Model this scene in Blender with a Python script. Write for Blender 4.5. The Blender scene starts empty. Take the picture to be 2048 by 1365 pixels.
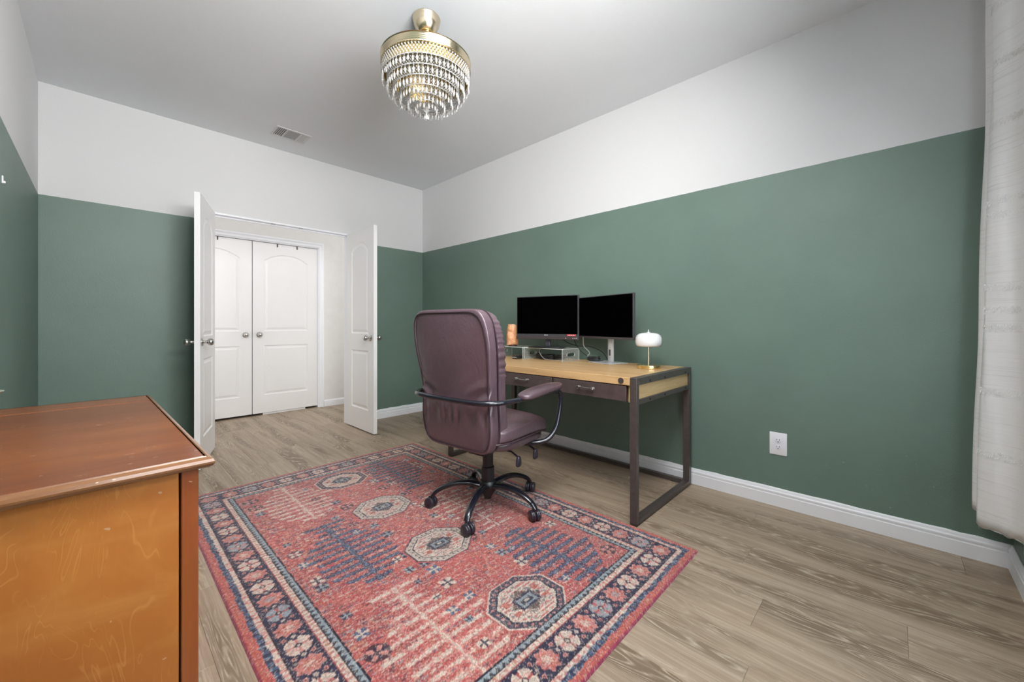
import bpy, bmesh, math, random
import numpy as np
from mathutils import Vector, Matrix
random.seed(7); np.random.seed(7)
PI = math.pi
SC = bpy.context.scene
COL = SC.collection

# ------------------------------------------------------------------ camera, light, exposure
XL, XR, YW, YF, H = -0.302, 2.773, -0.375, 4.222, 2.742      # room: left, right, window, far wall, ceiling
YH = 5.37                                                     # closet wall across the hall
PAINT = 1.967                                                 # top of the green paint
cam = bpy.data.cameras.new('camera'); camo = bpy.data.objects.new('camera', cam); COL.objects.link(camo)
camo.location = (0, 0, 1.07); camo.rotation_euler = (PI/2, 0, math.radians(-46.03))
cam.sensor_width = 36; cam.lens = 792/2048*36; cam.shift_y = -32.5/2048; cam.clip_start = 0.02
SC.camera = camo
SC.view_settings.view_transform = 'Standard'; SC.view_settings.look = 'None'
SC.view_settings.gamma = 1; SC.view_settings.exposure = 0.62; SC.view_settings.use_curve_mapping = False
SC.cycles.use_denoising = True
SC.cycles.max_bounces = 10; SC.cycles.diffuse_bounces = 6; SC.cycles.glossy_bounces = 5
SC.cycles.transmission_bounces = 8; SC.cycles.transparent_max_bounces = 16
SC.cycles.caustics_refractive = False; SC.cycles.caustics_reflective = False
SC.cycles.sample_clamp_indirect = 6

w = bpy.data.worlds.new('World'); SC.world = w; w.use_nodes = True
bg = w.node_tree.nodes['Background']; bg.inputs[0].default_value = (0.80, 0.88, 1.0, 1); bg.inputs[1].default_value = 1.2

def area(name, loc, rot, sx, sy, power, color, spread=180):
    l = bpy.data.lights.new(name, 'AREA'); l.shape = 'RECTANGLE'; l.size = sx; l.size_y = sy
    l.energy = power; l.color = color; l.spread = math.radians(spread)
    o = bpy.data.objects.new(name, l); COL.objects.link(o); o.location = loc; o.rotation_euler = rot
    return o
# daylight coming in at the window behind the camera
area('window_daylight', (1.05, YW+0.03, 1.42), (-PI/2, 0, 0), 1.70, 1.50, 225, (0.90, 0.95, 1.0), 140)
# the hall's ceiling lamp
area('hall_lamp_light', (1.25, 4.80, H-0.06), (0, 0, 0), 2.4, 0.5, 3.2, (1.0, 0.96, 0.93))
area('hall_fill_left', (-0.35, 4.85, 1.35), (0, -PI/2, 0), 2.2, 0.8, 3.8, (1.0, 0.98, 0.96))  # unseen fill added at both hall ends to even out the walls
area('hall_fill_right', (2.85, 4.85, 1.35), (0, PI/2, 0), 2.2, 0.8, 3.8, (1.0, 0.98, 0.96))
# added fill lamp, unseen beside the camera, angled slightly upward into the room
area('bounce_fill', (0.75, -0.22, 1.85), (PI*0.585, 0, math.radians(-4)), 1.3, 0.40, 22, (1.0, 0.985, 0.97), 130)
# added overhead fill, out of frame above the camera, tilted into the room
area('overhead_fill', (0.70, 0.60, 2.60), (math.radians(46), 0, math.radians(-20)), 1.1, 1.1, 44, (1.0, 0.99, 0.97), 160)

# ------------------------------------------------------------------ helpers: meshes
def link(name, me, mats, parent=None):
    o = bpy.data.objects.new(name, me); COL.objects.link(o)
    if not isinstance(mats, (list, tuple)): mats = [mats]
    if len(me.materials) == 0:
        for m in mats: me.materials.append(m)
    if parent: o.parent = parent
    return o
def tag(o, label=None, cat=None, group=None, kind=None):
    if label: o['label'] = label
    if cat: o['category'] = cat
    if group: o['group'] = group
    if kind: o['kind'] = kind
    return o
def empty(name, loc=(0,0,0), rz=0.0):
    o = bpy.data.objects.new(name, None); COL.objects.link(o); o.empty_display_size = .1
    o.location = loc; o.rotation_euler = (0, 0, rz); return o

class MB:
    """collects shapes into one mesh"""
    def __init__(s): s.v = []; s.f = []; s.m = []; s.sm = []
    def add(s, vs, fs, mi=0, smooth=False):
        b = len(s.v); s.v += [tuple(x) for x in vs]
        for f in fs: s.f.append(tuple(b+i for i in f)); s.m.append(mi); s.sm.append(smooth)
        return s
    def bm(s, bm, mi=0, smooth=False, mat=None):
        bm.verts.ensure_lookup_table(); bm.verts.index_update()
        vs = [(mat @ v.co) if mat else v.co.copy() for v in bm.verts]
        fs = [[v.index for v in f.verts] for f in bm.faces]
        bm.free(); return s.add(vs, fs, mi, smooth)
    def box(s, a, b, bev=0.0, mi=0, seg=1):
        a = Vector(a); b = Vector(b); c = (a+b)/2; d = b-a
        if bev <= 0:
            x0,y0,z0 = a; x1,y1,z1 = b
            return s.add([(x0,y0,z0),(x1,y0,z0),(x1,y1,z0),(x0,y1,z0),(x0,y0,z1),(x1,y0,z1),(x1,y1,z1),(x0,y1,z1)],
                  [(0,3,2,1),(4,5,6,7),(0,1,5,4),(1,2,6,5),(2,3,7,6),(3,0,4,7)], mi)
        bm = bmesh.new(); bmesh.ops.create_cube(bm, size=1, matrix=Matrix.Translation(c) @ Matrix.Diagonal((abs(d.x),abs(d.y),abs(d.z),1)))
        bmesh.ops.bevel(bm, geom=bm.edges[:], offset=bev, segments=seg, affect='EDGES', profile=.5)
        return s.bm(bm, mi, True)
    def lathe(s, prof, n=32, c=(0,0,0), mi=0, mat=None, smooth=True):
        vs = []; fs = []; k = len(prof)
        for i in range(n):
            a = 2*PI*i/n
            for r, z in prof: vs.append(Vector((c[0]+r*math.cos(a), c[1]+r*math.sin(a), c[2]+z)))
        for i in range(n):
            j = (i+1) % n
            for q in range(k-1): fs.append((i*k+q, j*k+q, j*k+q+1, i*k+q+1))
        if prof[0][0] > 1e-6: fs.append(tuple(i*k for i in reversed(range(n))))
        if prof[-1][0] > 1e-6: fs.append(tuple(i*k+k-1 for i in range(n)))
        if mat: vs = [mat @ v for v in vs]
        return s.add(vs, fs, mi, smooth)
    def tube(s, path, r, n=10, mi=0, closed=False, flat=1.0, up=None):
        """sweep a circle (or an ellipse, flat = height ratio) along a path; r is a number or one per point"""
        P = [Vector(p) for p in path]; m = len(P)
        R = r if isinstance(r, (list, tuple)) else [r]*m
        prev = None; rings = []
        for i in range(m):
            if closed: t = (P[(i+1)%m]-P[i-1])
            else: t = P[min(i+1,m-1)]-P[max(i-1,0)]
            t.normalize()
            if up is not None: a = Vector(up).cross(t)
            elif prev is None: a = Vector((0,0,1)).cross(t) if abs(t.z) < .95 else Vector((0,1,0)).cross(t)
            else: a = prev - t*prev.dot(t)
            a.normalize(); prev = a; b = t.cross(a)
            rings.append([P[i]+a*(R[i]*math.cos(2*PI*k/n))+b*(R[i]*flat*math.sin(2*PI*k/n)) for k in range(n)])
        vs = [v for rg in rings for v in rg]; fs = []
        for i in range(m if closed else m-1):
            j = (i+1) % m
            for k in range(n): fs.append((i*n+k, i*n+(k+1)%n, j*n+(k+1)%n, j*n+k))
        if not closed: fs.append(tuple(reversed(range(n)))); fs.append(tuple((m-1)*n+k for k in range(n)))
        return s.add(vs, fs, mi, True)
    def puff(s, fn, n=12, p=5.0, mi=0, pz=None):
        """rounded box: cube-sphere grid mapped through fn(x,y,z) with x,y,z in -1..1"""
        key = {}; vs = []; fs = []
        def vert(c):
            k = tuple(round(q*n) for q in c)
            if k in key: return key[k]
            x,y,z = [q/n for q in k]
            d = (abs(x)**p+abs(y)**p+abs(z)**p)**(1/p)
            x,y,z = x/d,y/d,z/d
            key[k] = len(vs); vs.append(fn(x,y,z)); return key[k]
        for ax in range(3):
            for sg in (-1,1):
                for i in range(-n,n):
                    for j in range(-n,n):
                        q = []
                        for (a,b) in ((i,j),(i+1,j),(i+1,j+1),(i,j+1)):
                            c = [0,0,0]; c[ax]=sg; c[(ax+1)%3]=a/n; c[(ax+2)%3]=b/n; q.append(vert(c))
                        if sg < 0: q.reverse()
                        fs.append(q)
        return s.add(vs, fs, mi, True)
    def build(s, name, mats, parent=None, sharp=35, origin=None):
        me = bpy.data.meshes.new(name)
        vs = s.v
        if origin is not None: vs = [(x-origin[0],y-origin[1],z-origin[2]) for x,y,z in vs]
        me.from_pydata(vs, [], s.f)
        me.polygons.foreach_set('material_index', s.m)
        me.polygons.foreach_set('use_smooth', s.sm)
        me.update()
        if any(s.sm): me.set_sharp_from_angle(angle=math.radians(sharp))
        o = link(name, me, mats, parent)
        if origin is not None: o.location = origin
        return o

def spline(P, k=6, closed=False):
    P = [Vector(p) for p in P]; out = []; n = len(P)
    rng = range(n) if closed else range(n-1)
    for i in rng:
        if closed: p0,p1,p2,p3 = P[i-1],P[i],P[(i+1)%n],P[(i+2)%n]
        else: p0,p1,p2,p3 = P[max(i-1,0)],P[i],P[i+1],P[min(i+2,n-1)]
        for q in range(k):
            t = q/k
            out.append(.5*((2*p1)+(-p0+p2)*t+(2*p0-5*p1+4*p2-p3)*t*t+(-p0+3*p1-3*p2+p3)*t**3))
    if not closed: out.append(P[-1])
    return out

# ------------------------------------------------------------------ helpers: materials
def lin(c):
    return tuple(((x/255)/12.92 if x/255 <= .04045 else ((x/255+.055)/1.055)**2.4) for x in c)
class NT:
    def __init__(s, name, **k):
        s.mat = bpy.data.materials.new(name); s.mat.use_nodes = True; s.t = s.mat.node_tree
        s.p = s.t.nodes['Principled BSDF']
        for a, b in k.items(): s.set(a, b)
    def set(s, a, b):
        nm = {'base':'Base Color','rough':'Roughness','metal':'Metallic','spec':'Specular IOR Level','coat':'Coat Weight','coat_rough':'Coat Roughness',
              'trans':'Transmission Weight','ior':'IOR','alpha':'Alpha','sss':'Subsurface Weight','sheen':'Sheen Weight','emit':'Emission Color','estr':'Emission Strength'}[a]
        i = s.p.inputs[nm]
        if isinstance(b, bpy.types.NodeSocket): s.t.links.new(b, i)
        else: i.default_value = (*b, 1) if isinstance(b, tuple) and len(b) == 3 else b
    def n(s, t, **k):
        nd = s.t.nodes.new(t)
        for a, b in k.items():
            if a.startswith('_'):
                setattr(nd, a[1:], b)
        return nd
    def inp(s, sock, v):
        if isinstance(v, bpy.types.NodeSocket): s.t.links.new(v, sock)
        else: sock.default_value = (*v, 1) if isinstance(v, tuple) and len(v) == 3 and sock.type == 'RGBA' else v
    def coord(s, which='Object', scale=(1,1,1), loc=(0,0,0), rot=(0,0,0)):
        c = s.n('ShaderNodeTexCoord'); m = s.n('ShaderNodeMapping')
        s.t.links.new(c.outputs[which], m.inputs[0])
        m.inputs['Scale'].default_value = scale; m.inputs['Rotation'].default_value = rot
        s.inp(m.inputs['Location'], loc)
        return m.outputs[0]
    def math(s, op, a, b=0.0, c=None, clamp=False):
        nd = s.n('ShaderNodeMath', _operation=op, _use_clamp=clamp); s.inp(nd.inputs[0], a); s.inp(nd.inputs[1], b)
        if c is not None: s.inp(nd.inputs[2], c)
        return nd.outputs[0]
    def noise(s, vec, scale=5, detail=4, rough=.5, dist=0):
        nd = s.n('ShaderNodeTexNoise'); s.inp(nd.inputs['Vector'], vec)
        nd.inputs['Scale'].default_value = scale; nd.inputs['Detail'].default_value = detail
        nd.inputs['Roughness'].default_value = rough; nd.inputs['Distortion'].default_value = dist
        return nd.outputs['Fac']
    def ramp(s, fac, stops):
        nd = s.n('ShaderNodeValToRGB'); s.inp(nd.inputs[0], fac); cr = nd.color_ramp
        while len(cr.elements) < len(stops): cr.elements.new(.5)
        for e, (p, c) in zip(cr.elements, stops): e.position = p; e.color = (*c, 1) if len(c) == 3 else c
        return nd.outputs[0]
    def rmap(s, v, a, b, c, d):
        nd = s.n('ShaderNodeMapRange'); s.inp(nd.inputs[0], v)
        for i, q in enumerate((a,b,c,d)): nd.inputs[i+1].default_value = q
        return nd.outputs[0]
    def mix(s, f, a, b, blend='MIX'):
        nd = s.n('ShaderNodeMix', _data_type='RGBA', _blend_type=blend)
        s.inp(nd.inputs[0], f); s.inp(nd.inputs[6], a); s.inp(nd.inputs[7], b); return nd.outputs[2]
    def bump(s, h, strength=.2, dist=.01):
        nd = s.n('ShaderNodeBump'); s.inp(nd.inputs['Height'], h); nd.inputs['Strength'].default_value = strength
        nd.inputs['Distance'].default_value = dist; s.t.links.new(nd.outputs[0], s.p.inputs['Normal']); return s

def plain(name, base, rough=.5, metal=0, vary=.06, vscale=12, bump=0, **k):
    """procedural paint / metal / plastic: base colour with faint mottling and optional relief"""
    m = NT(name, rough=rough, metal=metal, **k); v = m.coord()
    f = m.noise(v, vscale, 3)
    lo = tuple(max(0, c*(1-vary)) for c in base); hi = tuple(min(1, c*(1+vary)) for c in base)
    m.set('base', m.ramp(f, [(.3, lo), (.7, hi)]))
    if bump: m.bump(m.noise(v, 220, 3), bump, .002)
    return m.mat

# wall paint: green to PAINT, white above (world heights, as the paint was rolled on)
GREEN = (0.135, 0.202, 0.167); WHITE = (0.70, 0.705, 0.71)
def wall_material():
    m = NT('two_tone_wall_paint'); g = m.n('ShaderNodeNewGeometry'); sx = m.n('ShaderNodeSeparateXYZ')
    m.t.links.new(g.outputs['Position'], sx.inputs[0]); v = g.outputs['Position']
    big = m.noise(v, 1.6, 4, .6); fine = m.noise(v, 160, 2)
    gr = m.ramp(big, [(.3, tuple(c*.93 for c in GREEN)), (.7, tuple(c*1.08 for c in GREEN))])
    wob = m.math('MULTIPLY_ADD', m.noise(v, 14, 2), .004, PAINT-.002)
    isw = m.math('GREATER_THAN', sx.outputs['Z'], wob)
    # scuffs and chips low on the wall
    sc = m.math('GREATER_THAN', m.noise(v, 42, 2, .6), .735)
    low = m.math('LESS_THAN', sx.outputs['Z'], .42)
    gr = m.mix(m.math('MULTIPLY', m.math('MULTIPLY', sc, low), .35), gr, (.32, .40, .36))
    m.set('base', m.mix(isw, gr, WHITE)); m.set('rough', m.mix(isw, (.50,)*3, (.75,)*3)); m.set('spec', .5)
    m.bump(fine, .18, .003); return m.mat
M = {}
M['wall'] = wall_material()
M['white_wall'] = plain('white_wall_paint', (.80,.80,.79), .7, vary=.02, bump=.12)
M['ceiling'] = plain('ceiling_paint', (.78,.80,.825), .85, vary=.015, vscale=2, bump=.35)
M['trim'] = plain('white_trim_paint', (.87,.89,.94), .38, vary=.02, vscale=3)
M['door'] = plain('white_door_paint', (.86,.86,.865), .38, vary=.015, vscale=3)
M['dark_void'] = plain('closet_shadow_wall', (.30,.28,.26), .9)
M['nickel'] = plain('brushed_nickel', (.55,.54,.52), .25, 1)
M['steel_dark'] = plain('dark_bronze_steel', (.095,.080,.074), .36, .35, vary=.12, vscale=30)
M['drawer_paint'] = plain('charcoal_brown_drawer_face', (.085,.062,.058), .42, .15, vary=.18, vscale=22)
M['black_metal'] = plain('black_enamelled_tube', (.012,.013,.022), .16, .1, coat=.5)
M['black_plastic'] = plain('black_plastic', (.015,.015,.018), .38, vary=.1, bump=.05)
M['caster'] = plain('dark_violet_nylon', (.028,.024,.036), .32)
M['screen'] = plain('black_screen_glass', (.0008,.0008,.0008), .5, spec=.0)
M['bezel'] = plain('dark_grey_bezel', (.055,.055,.065), .4)
M['bezel_brown'] = plain('dark_bezel', (.06,.048,.05), .35)
M['silver'] = plain('satin_silver', (.62,.63,.65), .3, .4)
M['brass'] = plain('polished_brass', (.80,.62,.30), .16, 1, vary=.04)
M['pale_brass'] = plain('pale_brass', (.70,.60,.43), .20, 1, vary=.04)
M['lamp_glass'] = plain('white_opal_glass', (.86,.87,.90), .12, vary=.01, coat=.6)
M['plate'] = plain('white_outlet_plastic', (.86,.87,.92), .3, vary=.01)
M['slot'] = plain('dark_slot', (.05,.05,.06), .6)
M['copper'] = plain('copper_glaze', (.55,.16,.05), .2, .6)
M['sage_glass'] = plain('sage_glazed_ceramic', (.30,.36,.30), .15)
M['sticker'] = plain('red_sticker_paper', (.75,.10,.13), .5)
M['sticker_white'] = plain('white_print', (.8,.75,.75), .5)
M['cable'] = plain('black_cable_rubber', (.014,.014,.016), .45)
M['cable_grey'] = plain('grey_cable_rubber', (.30,.30,.29), .45)
M['crumb'] = plain('pale_crumb', (.75,.62,.40), .8)
M['vent_metal'] = plain('white_register_enamel', (.66,.66,.65), .5, vary=.02)
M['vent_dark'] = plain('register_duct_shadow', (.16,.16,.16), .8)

def glass(name, col, ior=1.5, rough=0.0):
    m = NT(name, rough=rough, trans=1.0, ior=ior); v = m.coord()
    m.set('base', m.ramp(m.noise(v, 9, 2), [(.3, tuple(c*.98 for c in col)), (.7, col)])); return m.mat
M['crystal'] = glass('cut_crystal', (.99,.985,.98), 1.5)
M['crystal'].node_tree.nodes['Principled BSDF'].inputs['Transmission Weight'].default_value = .72
def clear_sheet(name, fac, col):
    m = NT(name, rough=.08, base=col, spec=.6); t = m.n('ShaderNodeBsdfTransparent'); t.inputs[0].default_value = (.97,.985,.98,1); mx = m.n('ShaderNodeMixShader')
    lw = m.n('ShaderNodeLayerWeight'); lw.inputs[0].default_value = .35
    m.inp(mx.inputs[0], m.math('MULTIPLY_ADD', lw.outputs['Facing'], .25, fac, clamp=True))
    m.t.links.new(t.outputs[0], mx.inputs[1]); m.t.links.new(m.p.outputs[0], mx.inputs[2]); m.t.links.new(mx.outputs[0], m.t.nodes['Material Output'].inputs[0]); return m.mat
M['acrylic'] = clear_sheet('clear_acrylic', .06, (.75,.80,.79))
M['acrylic_edge'] = clear_sheet('polished_acrylic_edge', .60, (.80,.86,.85))
M['pane'] = glass('window_glass', (.97,.98,.98), 1.45)

def leather():
    m = NT('aubergine_leather', rough=.36, spec=.7, coat=.55, coat_rough=.25); v = m.coord()
    big = m.noise(v, 3.5, 3); fine = m.n('ShaderNodeTexVoronoi'); m.inp(fine.inputs['Vector'], v); fine.inputs['Scale'].default_value = 320
    wr = m.noise(m.coord(scale=(1,1,.35)), 24, 4, .6, 1.2)
    m.set('base', m.ramp(big, [(.3, (.080,.047,.060)), (.7, (.120,.075,.094))]))
    m.set('rough', m.rmap(m.noise(v, 60, 3), .3, .7, .30, .44))
    h = m.math('ADD', m.math('MULTIPLY', fine.outputs['Distance'], .12), wr)
    m.bump(h, .35, .008); return m.mat
M['leather'] = leather()
M['piping'] = plain('dark_leather_piping', (.045,.026,.036), .35)

def plank_material():
    m = NT('oak_vinyl_plank', rough=.48, spec=.4); oi = m.n('ShaderNodeObjectInfo'); r = oi.outputs['Random']
    off = m.n('ShaderNodeCombineXYZ'); m.inp(off.inputs[0], m.math('MULTIPLY', r, 37.0)); m.inp(off.inputs[1], m.math('MULTIPLY', r, 91.0))
    m.inp(off.inputs[2], m.math('MULTIPLY', r, 13.0))
    g = m.n('ShaderNodeTexCoord'); ad = m.n('ShaderNodeVectorMath', _operation='ADD'); 
    sc = m.n('ShaderNodeVectorMath', _operation='MULTIPLY'); m.t.links.new(g.outputs['Object'], sc.inputs[0])
    def vec(sx, sy):
        s_ = m.n('ShaderNodeVectorMath', _operation='MULTIPLY'); m.t.links.new(g.outputs['Object'], s_.inputs[0]); s_.inputs[1].default_value = (sx, sy, 1)
        a_ = m.n('ShaderNodeVectorMath', _operation='ADD'); m.t.links.new(s_.outputs[0], a_.inputs[0]); m.t.links.new(off.outputs[0], a_.inputs[1]); return a_.outputs[0]
    # cathedral figure: contour lines of a slow field stretched along the board
    field = m.noise(vec(7.0, .85), 1.0, 2.6, .5, .45)
    rings = m.math('FRACT', m.math('MULTIPLY', field, 34.0))
    line = m.rmap(m.math('ABSOLUTE', m.math('SUBTRACT', rings, .5)), .0, .30, 1.0, 0.0)
    mask = m.rmap(m.noise(vec(7, 1.1), 1.0, 3), .44, .57, 0.0, 1.0)
    jag = m.rmap(m.noise(vec(60, 22), 1.0, 2), .35, .65, .25, 1.0)
    streak = m.noise(vec(150, 3.6), 1.0, 4, .75)
    streak2 = m.noise(vec(34, 1.4), 1.0, 4, .6)
    base = m.ramp(streak2, [(.28, (.34,.26,.185)), (.50, (.46,.36,.268)), (.74, (.55,.45,.35))])
    base = m.mix(m.rmap(streak, .36, .66, 0.0, .55), base, (.19,.135,.088))
    dark = m.math('MULTIPLY', m.rmap(field, .44, .58, 0.0, .85), mask)
    base = m.mix(dark, base, (.17,.118,.078))
    base = m.mix(m.math('MULTIPLY', m.math('MULTIPLY', line, mask), m.math('MULTIPLY', jag, .95)), base, (.60,.51,.39))
    base = m.mix(.16, base, m.ramp(r, [(0, (.20,.14,.09)), (.5, (.30,.23,.16)), (1, (.40,.32,.24))]))
    m.set('base', base); m.bump(streak, .10, .002); return m.mat
M['plank'] = plank_material()
M['subfloor'] = plain('plank_joint_shadow', (.10,.075,.05), .8)

def wood(name, stops, axis, figure=(1,1,1), rough=.3, coat=.3, line=None, linec=(.6,.3,.08), bump=.05):
    """stops: colours dark to light; axis scale stretches the grain"""
    m = NT(name, rough=rough, coat=coat, coat_rough=.12); v = m.coord(scale=axis)
    f = m.noise(v, 1.0, 5, .6, .6); base = m.ramp(f, [(.28, stops[0]), (.5, stops[1]), (.72, stops[2])])
    fine = m.noise(m.coord(scale=tuple(a*9 for a in axis)), 1.0, 3, .7)
    base = m.mix(m.rmap(fine, .35, .75, 0, .35), base, stops[0])
    if line:
        fl = m.noise(m.coord(scale=figure), 1.0, 3, .55, 1.4)
        rg = m.math('FRACT', m.math('MULTIPLY', fl, line))
        ln = m.rmap(m.math('ABSOLUTE', m.math('SUBTRACT', rg, .5)), 0, .10, 1, 0)
        brk = m.rmap(m.noise(m.coord(scale=tuple(q*3 for q in figure)), 1, 2), .42, .60, 0, 1)
        base = m.mix(m.math('MULTIPLY', m.math('MULTIPLY', ln, brk), .5), base, linec)
        soft = m.noise(m.coord(scale=(4, 4, 9)), 1, 3, .5, .8)
        base = m.mix(m.rmap(soft, .5, .72, 0, .45), base, linec)
    # small knocks and scratches
    sp = m.math('GREATER_THAN', m.noise(m.coord(scale=(26, 70, 40)), 1, 2, .6), .715)
    base = m.mix(m.math('MULTIPLY', sp, .5), base, (.75,.55,.42))
    m.set('base', base); m.bump(fine, bump, .002); return m.mat
M['dresser_side'] = wood('honey_maple_veneer', [(.44,.135,.022),(.55,.19,.034),(.64,.25,.050)], (3,3,1.2), (8,8,2.6), .38, .25, 15, (.72,.33,.085))
M['dresser_post'] = wood('red_maple_post', [(.28,.065,.014),(.36,.095,.020),(.42,.13,.028)], (12,12,.8), rough=.35)
M['dresser_top'] = wood('polished_red_maple_top', [(.14,.033,.011),(.23,.060,.014),(.31,.092,.020)], (1.2,7,2), rough=.30, coat=.22)
M['dresser_edge'] = wood('worn_brown_maple_edge', [(.14,.055,.02),(.24,.10,.035),(.34,.16,.06)], (1.4,9,30), rough=.3)
M['desk_top'] = wood('golden_oak_veneer', [(.46,.27,.12),(.62,.40,.19),(.74,.51,.26)], (14,1.0,30), rough=.38, coat=.1)
M['desk_panel'] = wood('pale_oak_side_panel', [(.50,.34,.16),(.60,.43,.22),(.68,.50,.28)], (3,3,40), rough=.45, coat=0)

def curtain_mat():
    m = NT('white_slub_curtain', rough=.9, spec=.1); g = m.n('ShaderNodeNewGeometry')
    mp = m.n('ShaderNodeMapping'); m.t.links.new(g.outputs['Position'], mp.inputs[0]); mp.inputs['Scale'].default_value = (3,3,170)
    sl = m.noise(mp.outputs[0], 1.0, 3, .7)
    m.set('base', m.ramp(sl, [(.32, (.78,.77,.76)), (.44, (.90,.90,.90)), (.7, (.93,.93,.93))]))
    tr = m.n('ShaderNodeBsdfTranslucent'); tr.inputs[0].default_value = (.85,.86,.88,1)
    mx = m.n('ShaderNodeMixShader'); mx.inputs[0].default_value = .15
    out = m.t.nodes['Material Output']; m.t.links.new(m.p.outputs[0], mx.inputs[1]); m.t.links.new(tr.outputs[0], mx.inputs[2])
    m.t.links.new(mx.outputs[0], out.inputs[0]); m.bump(sl, .25, .003); return m.mat
M['curtain'] = curtain_mat()
M['fringe'] = plain('white_cotton_fringe', (.84,.84,.83), .95)
def salt():
    m = NT('pink_salt_crystal', rough=.45, sss=.35); v = m.coord()
    m.p.inputs['Subsurface Radius'].default_value = (.03,.015,.008)
    m.set('base', m.ramp(m.noise(v, 34, 5, .65), [(.3, (.55,.22,.10)), (.55, (.80,.42,.22)), (.75, (.90,.66,.50))]))
    m.bump(m.noise(v, 60, 4), .5, .006); return m.mat
M['salt'] = salt()

# ------------------------------------------------------------------ room shell
T = .12
def struct(mb, name, mats, label, cat, parent=None):
    o = mb.build(name, mats, parent); tag(o, label, cat, kind='structure'); return o
mb = MB(); mb.box((XR, YW-T, 0), (XR+T, YF+T, H)); struct(mb, 'wall_right', M['wall'], 'long right wall, green below and white above, behind the desk', 'wall')
mb = MB(); mb.box((XL-T, YW-T, 0), (XL, YF+T, H)); struct(mb, 'wall_left', M['wall'], 'left wall, green below and white above, beside the dresser', 'wall')
# far wall with the double-door opening
OX0, OX1, OZ = .640, 1.862, 2.045
mb = MB()
for a, b in (((XL, YF, 0), (OX0, YF+T, H)), ((OX1, YF, 0), (XR, YF+T, H)), ((OX0, YF, OZ), (OX1, YF+T, H))):
    mb.box(a, b)
for i, f in enumerate(mb.f):        # hall side is white
    ys = [mb.v[k][1] for k in f]
    if min(ys) > YF+T-1e-4: mb.m[i] = 1
struct(mb, 'wall_far', [M['wall'], M['white_wall']], 'far wall with the open double doorway in it', 'wall')
mb = MB()
mb.box((OX0, YF+.001, 0), (OX0+.015, YF+T-.001, OZ)); mb.box((OX1-.015, YF+.001, 0), (OX1, YF+T-.001, OZ)); mb.box((OX0+.015, YF+.001, OZ-.015), (OX1-.015, YF+T-.001, OZ))
mb.box((OX0+.015, YF+.055, OZ-.027), (OX1-.015, YF+.075, OZ-.015))
jm = struct(mb, 'trim_1', M['trim'], 'white jamb lining the double doorway', 'trim')
for x in (1.12, 1.36):
    k = MB(); k.box((x, YF+.02, OZ-.019), (x+.035, YF+.04, OZ-.0151)); k.build('strike_plate', M['nickel'], jm)
# window wall with the window behind the camera
WX0, WX1, WZ0, WZ1 = .15, 1.95, .62, 2.22
mb = MB()
for a, b in (((XL, YW-T, 0), (WX0, YW, H)), ((WX1, YW-T, 0), (XR, YW, H)), ((WX0, YW-T, 0), (WX1, YW, WZ0)), ((WX0, YW-T, WZ1), (WX1, YW, H))): mb.box(a, b)
struct(mb, 'wall_window', M['wall'], 'window wall beside the curtain, green below and white above', 'wall')
mb = MB()
for a, b in (((WX0, WZ0), (WX1, WZ0+.05)), ((WX0, WZ1-.05), (WX1, WZ1)), ((WX0, WZ0), (WX0+.05, WZ1)), ((WX1-.05, WZ0), (WX1, WZ1)), (((WX0+WX1)/2-.025, WZ0), ((WX0+WX1)/2+.025, WZ1))):
    mb.box((a[0], YW-.10, a[1]), (b[0], YW-.05, b[1]), .004)
wn = struct(mb, 'window_1', M['trim'], 'white framed window behind the curtain', 'window')
for a, b in ((WX0+.05, (WX0+WX1)/2-.025), ((WX0+WX1)/2+.025, WX1-.05)):
    k = MB(); k.box((a, YW-.078, WZ0+.05), (b, YW-.074, WZ1-.05)); k.build('pane', M['pane'], wn)
k = MB(); k.box((WX0-.04, YW-.05, WZ0-.03), (WX1+.04, YW+.03, WZ0), .005); k.build('sill', M['trim'], wn)
# ceilings
mb = MB(); mb.box((XL-T, YW-T, H), (XR+T, YF+T, H+.1)); struct(mb, 'ceiling', M['ceiling'], 'pale textured ceiling of the room', 'ceiling')
HX0, HX1 = -.4, 2.9
mb = MB(); mb.box((HX0-.1, YF+T, H), (HX1+.1, YH+.8, H+.1)); struct(mb, 'ceiling_hall', M['ceiling'], 'ceiling of the hall beyond the doorway', 'ceiling')
# hall
CX0, CX1, CZ = .47, 1.957, 2.065
mb = MB()
for a, b in (((HX0, YH, 0), (CX0, YH+T, H)), ((CX1, YH, 0), (HX1, YH+T, H)), ((CX0, YH, CZ), (CX1, YH+T, H))): mb.box(a, b)
struct(mb, 'wall_hall', M['white_wall'], 'white hall wall around the closet doors', 'wall')
mb = MB(); mb.box((HX0-.1, YF+T, 0), (HX0, YH+.8, H)); struct(mb, 'wall_hall_left', M['white_wall'], 'white wall at the left end of the hall', 'wall')
mb = MB(); mb.box((HX1, YF+T, 0), (HX1+.1, YH+.8, H)); struct(mb, 'wall_hall_right', M['white_wall'], 'white wall at the right end of the hall', 'wall')
mb = MB(); mb.box((HX0, YH+.7, 0), (HX1, YH+.8, H)); struct(mb, 'wall_closet', M['dark_void'], 'back wall inside the hall closet', 'wall')
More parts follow.
